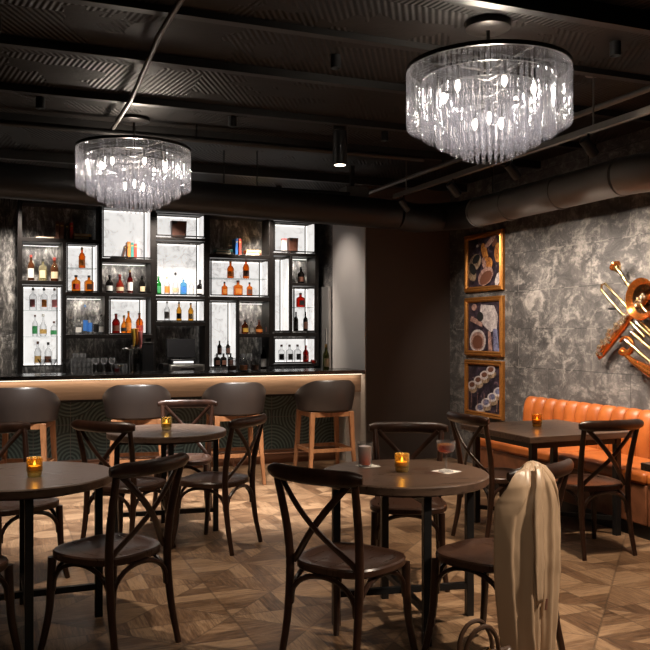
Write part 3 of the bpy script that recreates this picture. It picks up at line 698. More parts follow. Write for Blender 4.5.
for x, d, fx, fd, lb in chairs:
    X, Y = room(x, d); rz = head(fx, fd)
    if proto is None: proto = make_chair(lb, (X, Y, 0), rz)
    else: dup(proto, (X, Y, 0), rz, lb)
# ================================================================ TABLES
def round_table(label, x, d, rot):
    X, Y = room(x, d); t = thing('round_table', label, 'table', (X, Y, 0), -TH+rot, 'round bar tables')
    R = .425
    MB().lathe([(R-.006, .706), (R, .712), (R, .744), (R-.006, .75), (R-.012, .75)], 72).build('table_top', ['table'], t, ang=30)
    MB().lathe([(.33, .685), (.33, .7055)], 40).build('sub_top', 'blk', t)
    for a in range(4):
        q = a*PI/2; M_ = Matrix.Rotation(q, 3, 'Z'); MB().obox(M_ @ Vector((.352, 0, .3525)), (.038, .038, .705), M_).build('leg', 'blk', t, bevel=.002)
    for a in (0, 1):
        M_ = Matrix.Rotation(a*PI/2, 3, 'Z'); MB().obox((0, 0, .155+a*.0), (.666, .03, .03), M_).build('stretcher', 'blk', t)
        MB().obox((0, 0, .67), (.666, .034, .028), M_).build('top_bar', 'blk', t)
    return t
tA = (-1.49, 4.135); tB = (-1.144, 6.01); tC = (.40, 4.21)
round_table('round brown table in the left foreground with one amber candle', *tA, math.radians(22))
round_table('round brown table nearest the bar stools with one candle', *tB, math.radians(15))
round_table('round dark table in the centre holding two drinks and a candle', *tC, math.radians(12))
X, Y = room(1.63, 6.17)
t = thing('square_table', 'square dark table in front of the orange banquette', 'table', (X, Y, 0), 0)
MB().box(-.45, -.45, .708, .45, .45, .75).build('table_top', 'table', t, bevel=.004)
for sx in (-1, 1):
    for sy in (-1, 1): MB().box(sx*.36-.022, sy*.36-.022, 0, sx*.36+.022, sy*.36+.022, .706).build('leg', 'blk', t, bevel=.002)
m = MB()
for q in (-1, 1): m.box(-.34, q*.36-.015, .66, .34, q*.36+.015, .704); m.box(q*.36-.015, -.34, .66, q*.36+.015, .34, .704)
m.build('apron_frame', 'blk', t)
for q in (0, 1): MB().obox((0, 0, .12), (.96, .03, .03), Matrix.Rotation(PI/4+q*PI/2, 3, 'Z')).build('stretcher', 'blk', t)
p = onZ(643, 463, .75)
t = thing('square_table', 'dark square table cut by the right edge beside the banquette', 'table', (p.x+.45, p.y-.43, 0), 0)
MB().box(-.45, -.45, .708, .45, .45, .75).build('table_top', 'table', t, bevel=.004)
for sx in (-1, 1):
    for sy in (-1, 1): MB().box(sx*.36-.022, sy*.36-.022, 0, sx*.36+.022, sy*.36+.022, .706).build('leg', 'blk', t, bevel=.002)
t2 = thing('candle_holder', 'small black candle holder on the table cut by the right edge', 'candle', (p.x+.10, p.y-.07, .7505), 0)
MB().lathe([(.035, 0), (.045, .03), (.048, .07), (.044, .07), (.036, .02)], 18).build('cup', 'blk', t2); MB().lathe([(.034, .021), (.034, .05)], 14).build('wax', 'l_cream', t2)
# candles
def candle(loc, label, gl='g_candle'):
    t = thing('votive_candle', label, 'candle', loc, 0, 'amber glass votive candles')
    MB().lathe([(.030, 0), (.034, .006), (.034, .02), (.038, .026), (.038, .092), (.034, .092), (.034, .03), (.028, .02)], 24).build('holder', gl, t)
    wx = MB().lathe([(.031, .031), (.031, .05)], 16).build('wax', 'l_yellow', t); MB().lathe([(.002, .051), (.0065, .058), (.003, .07), (.0006, .076)], 8).build('flame', 'flame', wx)
    l = bpy.data.lights.new('candle_glow', 'POINT'); l.energy = .12; l.color = (1, .6, .22); l.shadow_soft_size = .012
    o = bpy.data.objects.new('candle_glow', l); COL.objects.link(o); o.parent = t; o.location = (0, 0, .08)
candle(onZ(34.5, 476, .7505), 'amber glass candle on the left foreground table')
candle(onZ(166.5, 430, .7505), 'yellow lit candle on the round table by the bar', 'g_pale')
candle(onZ(402, 471.5, .7505), 'amber glass candle between the two drinks on the centre table')
candle(onZ(537, 426.5, .7505), 'amber glass candle on the square table by the banquette', 'g_gold')
def napkin(px, py, label, s, rz):
    t = thing('paper_napkin', label, 'napkin', onZ(px, py, .7503), rz, 'white napkins under the drinks'); MB().box(-s, -s, 0, s, s, .0015).build('sheet', 'white', t)
napkin(368, 466, 'white napkin under the pink drink', .05, -TH+.5); napkin(446, 471.5, 'white napkin under the stemmed drink', .055, -TH+.75)
t = thing('highball_glass', 'tumbler of pink drink on a napkin, left on the centre table', 'drink', onZ(365, 466, .752), 0)
MB().lathe([(.034, 0), (.042, .125), (.039, .125), (.031, .008)], 24).build('glass', 'clear', t)
n = NT('layered_pink_drink'); x, y, z = n.obj()
dm = n.bsdf(n.ramp(z*8.5, [(.1, (.85, .12, .03)), (.4, (.95, .38, .3)), (.8, (.95, .78, .74))]), .2)
MB().lathe([(.030, .009), (.033, .05), (.0365, .105)], 20).build('drink', dm, t)
wineglass(onZ(446, 471.5, .752), .155, .048, 'stemmed coupe of amber red cocktail on the centre table', 'coupe', 'g_cocktail', 'coupe')
# ================================================================ BAR STOOLS
def make_stool(label, loc, rz):
    t = thing('bar_stool', label, 'bar stool', loc, rz, 'barrel back bar stools')
    # +Y faces the bar; back shell wraps -Y side
    prof = []
    N_ = 34
    rings_ = []
    for i in range(N_+1):
        a = math.radians(-90-118+236*i/N_); q = abs(i/N_-.5)*2
        top = .985-.01*q if q < .28 else .982-.20*((q-.28)/.72)**1.35
        r0, r1 = .275, .313; ex = 1.0
        ca, sa = math.cos(a), math.sin(a)
        sec = [(r0-.02, .665), (r0+.008, .68), (r1-.008, .80), (r1, top-.02), (r1-.014, top), (r1-.045, top-.003), (r1-.052, top-.03), (r1-.055, .78), (r0-.05, .69)]
        rings_.append([(r*ca*1.0, r*sa*.93, z) for r, z in sec])
    MB().rings(rings_).build('backrest', 'vinyl', t, ang=50)
    MB().lathe([(.20, .655), (.232, .66), (.238, .70), (.232, .735), (.2, .745), (.0005, .748)], 36).build('seat_cushion', 'vinyl', t)
    def frm(z, k, w=.0155, h=.02):
        m = MB(); P = [(-k, -k), (k, -k), (k, k), (-k, k)]
        for i in range(4): a, b = P[i], P[(i+1) % 4]; m.sweep([(a[0], a[1], z), (b[0], b[1], z)], w, h, rect=True)
        return m
    frm(.64, .20, .018, .024).build('seat_frame', 'oak', t)
    for sx in (-1, 1):
        for sy in (-1, 1):
            MB().sweep([(sx*.205, sy*.205, .664), (sx*.218, sy*.218, .35), (sx*.242, sy*.245, 0)], [.024, .021, .015], rect=True).build('leg', 'oak', t, bevel=.003)
    frm(.285, .222, .010, .017).build('foot_rest', 'oak', t)
    return t
sp = None
for px, lb, dr in ((24, 'taupe barrel bar stool on oak legs, cut by the left edge', -.25), (137, 'taupe barrel bar stool directly behind the round table by the bar', -.16),
               (234, 'taupe barrel bar stool seen above the right chair of the round table by the bar', -.06), (324.5, 'taupe barrel bar stool at the right end of the bar', -.02)):
    p = onY(px, 400, 7.85)
    if sp is None: sp = make_stool(lb, (p.x, p.y, 0), dr)
    else: dup(sp, (p.x, p.y, 0), dr, lb)
# ================================================================ BANQUETTE
XF = 4.23; Y0, Y1 = 2.6, 6.84
bq = thing('banquette', 'long orange leather banquette with channelled back along the block wall', 'banquette', (0, 0, 0))
MB().box(XF+.03, Y0, 0, XR-.02, Y1-.03, .10).build('plinth', 'blk', bq)
for a, b in ((Y0, 3.55), (3.56, 4.55), (4.56, 5.62), (5.63, Y1)):
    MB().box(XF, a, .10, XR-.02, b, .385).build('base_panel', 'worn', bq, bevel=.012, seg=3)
for a, b in ((Y0, 3.55), (3.56, 4.55), (4.56, 5.62), (5.63, Y1)):
    MB().box(XF-.015, a, .386, XR-.16, b, .47).build('seat_cushion', 'leather', bq, bevel=.025, seg=4)
y = Y1-.02; w = .152
while y-w > Y0:
    seg = 10; rg = []
    prof = [(.0, .40), (.0, .56), (.012, .72), (.026, .78), (.045, .812), (.075, .826), (.12, .815)]
    for i in range(seg+1):
        q = i/seg; yy = y-w*q; dp = .034*math.sqrt(max(0, 1-(2*q-1)**2))
        rg.append([(4.80-dp*(1-.3*(z > .8))+dx, yy, z+dp*.35*(z > .79)) for dx, z in prof]+[(XR-.02, yy, .79), (XR-.02, yy, .40)])
    MB().rings(rg).build('back_channel', 'leather', bq, ang=60)
    y -= w+.002
# ================================================================ PICTURES
def picture(py0l, py1l, py0r, py1r, label, draw):
    a, b = onX(467, py0l, XR), onX(505, py0r, XR); a2, b2 = onX(467, py1l, XR), onX(505, py1r, XR)
    zt, zb = (a.z+b.z)/2, (a2.z+b2.z)/2; yc = (a.y+b.y)/2; W, H = abs(a.y-b.y), zt-zb
    t = thing('framed_picture', label, 'picture', (XR, yc, (zt+zb)/2), 0, 'gold framed pictures')
    # local: x into room negative, y along wall; picture-left = +y
    m = MB(); fw = .055
    def ring(o, x): return [(x, -W/2+o, -H/2+o), (x, W/2-o, -H/2+o), (x, W/2-o, H/2-o), (x, -W/2+o, H/2-o)]
    m.rings([ring(0, -.001), ring(0, -.03), ring(.012, -.042), ring(.03, -.036), ring(.04, -.043), ring(fw, -.028), ring(fw, -.005)], True, False).build('frame', 'gold', t, ang=20)
    m = MB(); mats = ['p_bg', 'p_cream', 'p_pink', 'p_white', 'l_black', 'p_blue', 'p_orange', 'l_brown']
    m.box(-.014, -W/2+fw*.9, -H/2+fw*.9, -.004, W/2-fw*.9, H/2-fw*.9)
    w, h = W-2*fw, H-2*fw; lay = [0]
    def ell(cx, cy, rx, ry, rot=0, mat=1):
        lay[0] += .0004; m.i = mat; x = -.0145-lay[0]; P = []
        for k in range(20):
            q = 2*PI*k/20; u, v = rx*math.cos(q), ry*math.sin(q); u, v = u*math.cos(rot)-v*math.sin(rot), u*math.sin(rot)+v*math.cos(rot)
            P.append((x, -max(-.5, min(.5, cx+u))*w, max(-.5, min(.5, cy+v))*h))
        f = m.b.faces.new([m.b.verts.new(p) for p in P]); f.material_index = mat
    def poly(pts, mat):
        lay[0] += .0004; x = -.0145-lay[0]
        f = m.b.faces.new([m.b.verts.new((x, -max(-.5, min(.5, u))*w, max(-.5, min(.5, v))*h)) for u, v in pts]); f.material_index = mat
    draw(ell, poly); m.build('print', mats, t, smooth=False)
for k_, c_1, c_2 in (('p_cream', (.10, .06, .035), (.42, .30, .20)), ('p_pink', (.12, .06, .05), (.45, .27, .22)), ('p_white', (.28, .24, .24), (.62, .55, .53)), ('p_blue', (.05, .05, .09), (.22, .22, .34)), ('p_orange', (.20, .06, .02), (.60, .26, .06))):
    n_ = NT(k_+'_photo_tone'); x, y, z = n_.obj(); MT[k_] = n_.bsdf(n_.ramp(n_.noise(n_.vec(x, y, z), 22, 5, .7, 1), [(.38, c_1), (.6, c_2)]), .3)
nn = NT('dark_photo_ground'); x, y, z = nn.obj(); MT['p_bg'] = nn.bsdf(nn.ramp(nn.noise(nn.vec(x, y, z), 14, 4, .7, 1), [(.4, (.012, .009, .012)), (.6, (.05, .035, .05)), (.72, (.25, .15, .16))]), .3)
def d1(e, p):
    e(-.28, .02, .2, .16, .5, 1); e(-.25, .08, .13, .08, .5, 4); e(-.4, -.2, .2, .13, -.9, 1); e(-.36, -.12, .14, .09, -.9, 4)
    e(.02, .2, .09, .2, .35, 6); e(.16, -.05, .1, .13, 0, 6); e(0, -.02, .06, .12, .3, 2); e(.05, -.3, .25, .17, .5, 2); e(.06, -.33, .2, .12, .5, 7)
    e(.42, .15, .1, .2, 0, 6); e(.42, -.38, .07, .14, -.4, 3); e(.2, .4, .2, .06, .6, 2); e(-.2, .35, .04, .03, 0, 3); e(.33, .36, .1, .05, .8, 7)
def d2(e, p):
    p([(-.1, .45), (.3, .42), (.42, .2), (.38, -.05), (.2, -.12), (-.02, .02), (-.15, .2)], 3); p([(-.45, .12), (-.4, .22), (-.05, .08), (-.05, -.02)], 2); e(-.12, .2, .1, .1, 0, 4)
    e(-.2, -.3, .26, .24, .1, 3); e(-.2, -.3, .21, .195, .1, 2); e(-.2, -.32, .16, .14, .1, 7); p([(.12, -.1), (.2, -.1), (.26, -.5), (.14, -.5)], 2); p([(.28, -.05), (.4, -.05), (.46, -.5), (.3, -.5)], 5); e(-.3, .4, .09, .07, 0, 2)
def d3(e, p):
    for k in range(4):
        cx, cy = -.38+.2*k, .05+.12*k; e(cx+.03, cy-.09, .13, .08, .2, 1); e(cx, cy, .14, .095, .2, 3); e(cx, cy+.01, .09, .055, .2, 7)
        cx, cy = -.12+.19*k, -.42+.13*k; e(cx+.03, cy-.09, .13, .08, .2, 1); e(cx, cy, .15, .095, .2, 3); e(cx, cy+.01, .1, .06, .2, 5)
    for k in range(5): p([(-.4+.2*k, -.45), (-.385+.2*k, -.45), (-.36+.2*k, -.1), (-.375+.2*k, -.1)], 2)
picture(236.5, 292.5, 228.5, 290, 'topmost of three gold framed pictures, showing brass and orange shapes', d1)
picture(298.5, 355.5, 295, 356.5, 'middle of three gold framed pictures, showing a figure in white with a drum', d2)
picture(360, 413.5, 360.5, 421, 'lowest of three gold framed pictures, showing two rows of round caps', d3)
# ================================================================ INSTRUMENTS ON THE WALL
def W(px, py, off=.0): return onX(px, py, XR-off)
t = thing('trombone', 'brass trombone slide sloping up to the left on the block wall', 'trombone', (0, 0, 0), 0)
a, b = W(601, 289, .09), W(604.5, 282, .09)
m = MB(); m.sweep([W(645, 337, .12), W(618, 309, .1), W(601.5, 290, .09), W(601.5, 285, .09), W(605, 283.5, .09), W(622, 301, .1), W(652, 333, .12)], .011, n=10); m.build('slide', 'brass', t)
m = MB(); m.sweep([W(652, 345, .12), W(672, 366, .12), W(690, 372, .12), W(696, 352, .12), W(670, 318, .12)], .016, n=10); m.build('tuning_bow', 'brass', t)
t = thing('trumpet', 'trumpet mounted with its mouthpiece end to the upper left of the instrument cluster', 'trumpet', (0, 0, 0), 0)
MB().sweep([W(617, 268, .12), W(620.5, 273, .12), W(632, 291, .12), W(660, 332, .13)], [.036, .0125, .012, .013], n=12).build('leadpipe', 'brass', t)
p = W(616, 267, .12); q = (W(612, 262, .12)-p).normalized()
MB().sweep([p+q*.02, p+q*.005, p-q*.01, p-q*.03], [.050, .047, .034, .014], n=18).build('bell_end', 'brassd', t)
MB().sweep([W(626, 283, .11), W(634, 286, .11), W(640, 292, .11)], .02, n=10).build('ferrule', 'silver', t)
t = thing('french_horn', 'amber lacquered horn with a wide dark bell at the upper part of the cluster', 'french horn', (0, 0, 0), 0)
cz = W(643, 299, .15)
def hp(y, z, off=.0): return Vector((cz.x+off, cz.y+y, cz.z+z))
tl = Matrix.Rotation(.25, 3, 'Z')
prof = [(.16, -.10), (.152, -.10), (.12, -.07), (.08, -.03), (.05, .02), (.035, .08)]
m = MB()
def bellring(r, dx): return [Vector((cz.x, cz.y, cz.z))+Vector((dx, r*math.cos(k*2*PI/28), r*math.sin(k*2*PI/28))) for k in range(28)]
m.rings([bellring(.125, .02), bellring(.160, -.018), bellring(.170, -.026), bellring(.162, -.034), bellring(.14, -.020), bellring(.118, -.001)], True, False).build('bell', 'brassd', t)
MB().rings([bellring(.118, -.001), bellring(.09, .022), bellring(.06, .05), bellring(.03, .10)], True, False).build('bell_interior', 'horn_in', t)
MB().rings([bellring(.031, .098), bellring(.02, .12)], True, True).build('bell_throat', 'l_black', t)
m = MB(); m.sweep([Vector((cz.x+.07, cz.y-.02+.15*math.cos(a), cz.z-.12+.15*math.sin(a))) for a in [2*PI*i/28 for i in range(27)]], .014, n=8); m.build('coil', 'brassd', t)
t = thing('saxophone', 'ornate saxophone covered with keys slanting across the instrument cluster', 'saxophone', (0, 0, 0), 0)
P = [W(602, 354, .07), W(607, 347, .08), W(620, 331, .09), W(634, 314, .10), W(648, 298, .11)]
MB().sweep(P, [.030, .036, .032, .027, .02], n=16).build('body', 'brassd', t)
MB().sweep([W(602, 354, .07), W(598.5, 357, .08), W(597.5, 355, .11)], [.03, .026, .01], n=14).build('bow', 'brassd', t)
rnd = random.Random(3)
for i in range(40):
    q = i/39; base = P[0].lerp(P[-1], q); off = Vector((-.035-.02*rnd.random(), rnd.uniform(-.03, .05), rnd.uniform(-.015, .045)))
    r = rnd.uniform(.011, .021)
    o = MB(); c0 = base+off; o.rings([[c0+Vector((dx, rr*r*math.cos(k*PI/6), rr*r*math.sin(k*PI/6))) for k in range(12)] for dx, rr in ((.012, .8), (0, 1), (-.008, .9), (-.012, .3))]); o.build('key', 'brassk', t)
for k in (.012, .026): MB().sweep([p+Vector((-.04, k, k*1.2)) for p in P], .004, n=6).build('key_rod', 'brassk', t)
t = thing('saxhorn', 'small amber curled horn hanging under the saxophone on the wall', 'horn', (0, 0, 0), 0)
cc = W(627, 345, .08)
MB().sweep([cc+Vector((-.01, .075*math.cos(a), .065*math.sin(a))) for a in [.4+5.0*i/22 for i in range(23)]], [.012+.026*(i/22)**2 for i in range(23)], n=12).build('tube', 'brassd', t)
t = thing('cornet', 'silvery brass cornet with valve tubes at the lower right of the cluster', 'cornet', (0, 0, 0), 0)
for dx, dy in ((0, 0), (5, -9), (11, -17)):
    MB().sweep([W(628+dx, 342+dy, .14), W(655+dx, 366+dy, .15)], .014, n=12).build('valve_tube', 'brass', t)
    p = W(628+dx, 342+dy, .14); MB().sweep([p, p+(W(626+dx, 340+dy, .14)-p)*1.2], [.02, .017], n=12).build('valve_cap', 'silver', t)
MB().sweep([W(622, 352, .10), W(634, 362, .10), W(650, 371, .10), W(668, 378, .10)], [.012, .026, .05, .085], n=18).build('bell', 'brassd', t)
m = MB(); m.sweep([W(660, 300, .1), W(668, 330, .12), W(664, 362, .12), W(650, 372, .13)], .014, n=8); m.build('outer_tube', 'brass', t)
# brackets hidden behind keep them on the wall
for nm_, px_, py_, ln_ in (('trombone', 618, 309, .1), ('trumpet', 640, 303, .12), ('french_horn', 643, 299, .06), ('saxophone', 620, 331, .08), ('saxhorn', 627, 337, .08), ('cornet', 640, 366, .1)):
    q_ = W(px_, py_, .0); MB().box(q_.x-ln_, q_.y-.008, q_.z-.008, q_.x, q_.y+.008, q_.z+.008).build('wall_bracket', 'blk', [o for o in bpy.data.objects if o.name == nm_][0])
# ================================================================ CEILING SERVICES
d = thing('air_duct', 'grey round air duct hung below the ceiling along the block wall', 'air duct', (0, 0, 0))
XD, ZD, RD = 4.5, 2.66, .145
Ye = 8.05
pl = cr([(XR-.01, 4.74, ZD), (XD+.28, 4.76, ZD), (XD+.13, 4.82, ZD), (XD+.035, 4.94, ZD), (XD, 5.10, ZD)], 5)
MB().sweep(pl, RD+.004, n=28).build('elbow', 'duct', d)
MB().sweep([(XD, 5.10, ZD), (XD, 7.15, ZD)], RD, n=28).build('straight_run', 'duct', d)
for yy in (5.11, 5.85, 6.6, 7.14): MB().sweep([(XD, yy-.012, ZD), (XD, yy+.012, ZD)], RD+.008, n=28).build('seam_ring', 'duct', d)
for yy in (5.5, 6.9): m = MB(); m.sweep([(XD, yy, ZD+RD), (XD, yy, ZC)], .006, n=6); m.build('hanger', 'blk', d)
pa = room((350-CX)/F*8.0, 8.0); pb = room((0-CX)/F*6.75, 6.75)
za, zb = CH+(HZ-211)*8.0/F, CH+(HZ-180)*6.75/F
dv = Vector((pb[0]-pa[0], pb[1]-pa[1], zb-za)); A = Vector((pa[0], pa[1], za)); end = A+dv*1.9
d2_ = thing('air_duct', 'black round duct crossing in front of the bar shelving tops', 'air duct', (0, 0, 0))
st = A-dv*.16
MB().sweep([(XD, 7.16, ZD), (XD-.03, 7.4, ZD), (XD-.18, 7.62, ZD), tuple(st+Vector((.25, .06, -.01))), tuple(st)], RD, n=28).build('elbow', 'duct2', d2_)
MB().sweep([tuple(st), tuple(end)], RD, n=28).build('straight_run', 'duct2', d2_)
m = MB()
for q in (.3, 1.2): p = A+dv*q; m.sweep([(p.x, p.y, p.z+RD), (p.x, p.y, ZC)], .006, n=6)
m.build('hanger', 'blk', d2_)
# track with spotlights
XT, ZT = 3.56, 2.76
tr = thing('light_track', 'grey lighting track hung on rods parallel to the block wall', 'light track', (0, 0, 0))
MB().box(XT-.018, .8, ZT-.02, XT+.018, 7.15, ZT+.02).build('rail', 'track', tr)
for yy in (1.5, 4.3, 6.9): MB().sweep([(XT, yy, ZT+.02), (XT, yy, ZC-.02)], .006, n=8).build('hanger_rod', 'track', tr); MB().lathe([(.05, 0), (.05, .02)], 16, (XT, yy, ZC-.02)).build('canopy', 'duct', tr)
def spotlight(loc, tgt, label, power, ang=70, rod=None, col=(1, .86, .72)):
    loc = Vector(loc); dr = (Vector(tgt)-loc).normalized()
    t = thing('track_spotlight', label, 'spotlight', loc, 0, 'black track spotlights')
    q = -dr*.06; e = dr*.075
    MB().sweep([q, q*.9, e*.98, e], [.02, .034, .034, .032], n=18).build('can', 'blk', t)
    MB().sweep([e*1.001, e*1.02], .027, n=16).build('lens', 'lens', t)
    MB().sweep([(0, 0, .0), (0, 0, rod or (ZT-.02-loc.z))], .008, n=8).build('stem', 'blk', t)
    spot('track_spot_light', loc+dr*.09, tgt, power, col, ang, .7, .03)
for i, (yy, ty, lb, pw_) in enumerate(((6.95, 7.2, 'black track spotlight at the far end of the lighting track', 130), (6.05, 6.2, 'black track spotlight second from the far end of the track', 210), (5.2, 5.3, 'black track spotlight third from the far end of the track', 270), (4.35, 4.4, 'black track spotlight nearest the duct elbow', 270), (3.3, 3.4, 'black track spotlight on the near part of the track outside the frame', 220))):
    spotlight((XT, yy, ZT-.10), (XR, ty, 1.35), lb, pw_, 88)
# upper pipe
t = thing('ceiling_pipe', 'thin grey pipe above the lighting track running away from the viewer', 'pipe', (0, 0, 0))
MB().sweep([(3.72, .5, 2.95), (3.72, 8.3, 2.95)], .02, n=12).build('tube', 'track', t)
for yy in (3, 6.5): MB().sweep([(3.72, yy, 2.97), (3.72, yy, ZC)], .006, n=6).build('hanger', 'blk', t)
t = thing('ceiling_pipe', 'thin black pipe crossing the ceiling in front of the bar', 'pipe', (0, 0, 0))
MB().sweep([(-3, 7.4, 2.8), (3.2, 7.4, 2.8)], .018, n=12).build('tube', 'frame', t)
for xx in (-1.5, 1.95): MB().sweep([(xx, 7.4, 2.82), (xx, 7.4, ZC)], .006, n=6).build('hanger', 'blk', t)
t = thing('ceiling_pipe', 'black pipe high against the ceiling above the bar stools', 'pipe', (0, 0, 0))
MB().sweep([(-3, 6.55, 3.0), (3.55, 6.55, 3.0)], .025, n=12).build('tube', 'duct2', t)
for xx in (-1.5, 1.5): MB().sweep([(xx, 6.55, 3.02), (xx, 6.55, ZC)], .006, n=6).build('hanger', 'blk', t)
t = thing('ceiling_conduit', 'thin conduit on the ceiling leading away past the left chandelier', 'pipe', (0, 0, 0))
p1 = onZ(185, -8, 3.06) if False else None
def onC(px, py, Z):
    d = (Z-CH)*F/(HZ-py); x = (px-CX)/F*d; r = room(x, d); return Vector((r[0], r[1], Z))
MB().sweep([onC(205, -40, 3.03), onC(160, 34, 3.03), onC(131, 100, 3.03), onC(113, 128, 3.03)], .016, n=10).build('tube', 'track', t)
# cylinder pendant
p = onC(340, 165, 2.80)
t = thing('cylinder_downlight', 'black cylinder downlight fixed to the ceiling between the chandeliers', 'ceiling light', (p.x, p.y, 2.80))
MB().lathe([(.056, 0), (.058, .005), (.058, .27)], 24).build('can', 'blk', t); MB().lathe([(.059, .2702), (.059, .278)], 24).build('ring', 'silver', t); MB().lathe([(.058, .2785), (.058, ZC-2.80)], 24).build('mount', 'blk', t); MB().lathe([(.045, -.002), (.045, -.0005)], 20).build('lens', 'lens', t)
spot('cylinder_spot_light', (p.x, p.y, 2.79), (p.x, p.y, 0), 60, (1, .84, .66), 85, .7, .04)
t = thing('hvac_box', 'pale metal box hung in the dark corner above the bar end', 'ceiling box', onC(352, 195, 2.83)); MB().box(-.1, -.1, -.05, .14, .1, .07).build('body', 'track', t, bevel=.005); MB().box(-.02, -.02, .0702, .02, .02, ZC-2.83).build('hanger', 'blk', t)
# ================================================================ CHANDELIERS
def make_chandelier(label, loc):
    t = thing('chandelier', label, 'chandelier', loc, 0, 'tiered crystal chandeliers')
    # origin at the rim; z down is negative
    MB().lathe([(.10, ZC-loc[2]-.045), (.12, ZC-loc[2]-.035), (.12, ZC-loc[2]-.001)], 32).build('canopy', 'frame', t)
    MB().sweep([(0, 0, -.02), (0, 0, ZC-loc[2]-.04)], .010, n=10).build('rod', 'frame', t)
    tiers = [(.43, 0, .30, 98), (.35, -.05, .30, 66), (.27, -.098, .30, 50), (.20, -.145, .29, 36), (.13, -.19, .28, 24)]
    m = MB()
    for i, (R, z, L, n) in enumerate(tiers):
        m.rings([[((R+a)*math.cos(2*PI*k/48), (R+a)*math.sin(2*PI*k/48), z+b) for k in range(48)] for a, b in ((-.008, .0), (.008, .0), (.008, .012 if i else .022), (-.008, .012 if i else .022), (-.008, 0))], True, False)
        for q in range(4):
            a = q*PI/2; m.sweep([(0, 0, z+.006), ((R-.006)*math.cos(a), (R-.006)*math.sin(a), z+.006)], .005, n=6)
    m.build('ring_frame', 'frame', t)
    bb = [(.24*math.cos(a), .24*math.sin(a), -.10) for a in [2*PI*k/6+.3 for k in range(6)]]+[(.08*math.cos(a), .08*math.sin(a), -.25) for a in (0, 2.1, 4.2)]
    for p in bb:
        MB().lathe([(.004, -.05), (.014, -.035), (.017, -.015), (.01, .008), (.008, .012)], 12, p).build('bulb', 'bulb', t)
        MB().lathe([(.012, .013), (.012, .09)], 10, p).build('bulb_socket', 'frame', t)
    cnt = 0; rest = MB(); tmpl = {}
    rn = random.Random(5)
    for R, z, L, n in tiers:
        for k in range(n):
            a = 2*PI*(k+.5)/n; ca, sa = math.cos(a), math.sin(a)
            cam_side = (ca*(-loc[0])+sa*(-loc[1]))
            indiv = (R > .4 and cam_side > -.9 and cnt < 60) or (.3 < R < .4 and cam_side > .2 and cnt < 100)
            z1 = z-.004; z0 = z-L
            def prism_(mb):
                sec = [(-.0105, 0), (-.006, -.006), (.006, -.006), (.0105, 0), (.0, .008)]
                mb.rings([[(x*kk, y*kk, zz) for x, y in sec] for kk, zz in ((.55, 0), (1, -.012), (1, -(L-.02)), (.35, -L+.004))])
            if indiv:
                key = round(L, 3)
                if key not in tmpl:
                    mb = MB(); prism_(mb); o = mb.build('crystal_prism', 'crystal', t, smooth=False); tmpl[key] = o
                else: o = tmpl[key].copy(); COL.objects.link(o); o.parent = t
                o.location = (R*ca, R*sa, z1); o.rotation_euler = (0, 0, a+PI/2+rn.uniform(-.45, .45)); cnt += 1
            else:
                M_ = Matrix.Translation((R*ca, R*sa, z1)) @ Matrix.Rotation(a+PI/2+rn.uniform(-.45, .45), 4, 'Z')
                n0 = len(rest.b.verts); prism_(rest); rest.b.verts.ensure_lookup_table()
                for v in rest.b.verts[n0:]: v.co = M_ @ v.co
    o = rest.build('crystal_prisms', 'crystal', t, smooth=False); o['kind'] = 'stuff'
    return t
def chand_lights(loc, pw_):
    for dz, r in ((-.08, .05), (-.55, .06)):
        l = bpy.data.lights.new('chandelier_light', 'POINT'); l.energy = pw_*(1 if dz > -.3 else .8); l.color = (1, .86, .70); l.shadow_soft_size = r
        if dz < -.3: continue
        o = bpy.data.objects.new('chandelier_light', l); COL.objects.link(o); o.location = (loc[0], loc[1], loc[2]+dz)
r1 = room(.874, 4.45); r2 = room(-1.482, 6.44)
ch1 = make_chandelier('tiered crystal drum chandelier, the nearer and larger looking one at upper right', (r1[0], r1[1], 2.855))
dup(ch1, (r2[0], r2[1], 2.865), .4, 'tiered crystal drum chandelier, the farther one above the left side of the bar')
chand_lights((r1[0], r1[1], 2.855), 34); chand_lights((r2[0], r2[1], 2.865), 30)
# ================================================================ COAT AND HANDBAG
cX, cY = room(.755, 3.78); crz = head(-.68, .73)
ct = thing('coat', 'tan coat draped over the back of the chair at the centre table', 'coat', (cX, cY, 0), crz)
from mathutils import noise as mn
YR = -.30
OUT = [(.920, -.185, -.085), (.908, -.225, -.055), (.895, -.268, -.022), (.86, -.300, .012), (.81, -.322, .040), (.77, -.336, .056), (.70, -.342, .062), (.58, -.345, .064), (.44, -.338, .058), (.30, -.318, .030), (.16, -.292, .0), (.04, -.265, -.030)]
ol = cr([(a, b, c) for a, b, c in OUT], 9)
CREST = [(.10, .06, .018, .045, 1), (.24, .20, .030, .060, -1), (.36, .33, .016, .035, 1), (.62, .56, .022, .05, -1), (.74, .70, .026, .055, 1), (.86, .84, .016, .035, -1), (.95, .93, .014, .03, 1)]
def fold_y(u, v):
    d = 0; g = min(1, .15+v*2.4)
    for a, b, am, w_, sg in CREST:
        uc = a*.35+.5*.65 if v < .0 else None
        k = min(1, v/.22); top = .5+(a-.5)*(.45+.55*k); uc = top+(b-a)*v+.018*mn.noise(Vector((v*3.5, a*9, 0)))
        t = (u-uc)/w_*sg; t = t*2.3 if t > 0 else t
        d += am*g*math.exp(-t*t)
    t = (u-(.475+.02*v))/.022                              # deep gap between the two fronts, opening downward
    d -= .045*min(1, max(0, (v-.30)*2.2))*math.exp(-t*t)
    d += .006*g*mn.noise(Vector((u*7, v*5, 2)))+.003*mn.noise(Vector((u*16, v*14, 5)))
    return d
m = MB(); NU = 110; rows = []
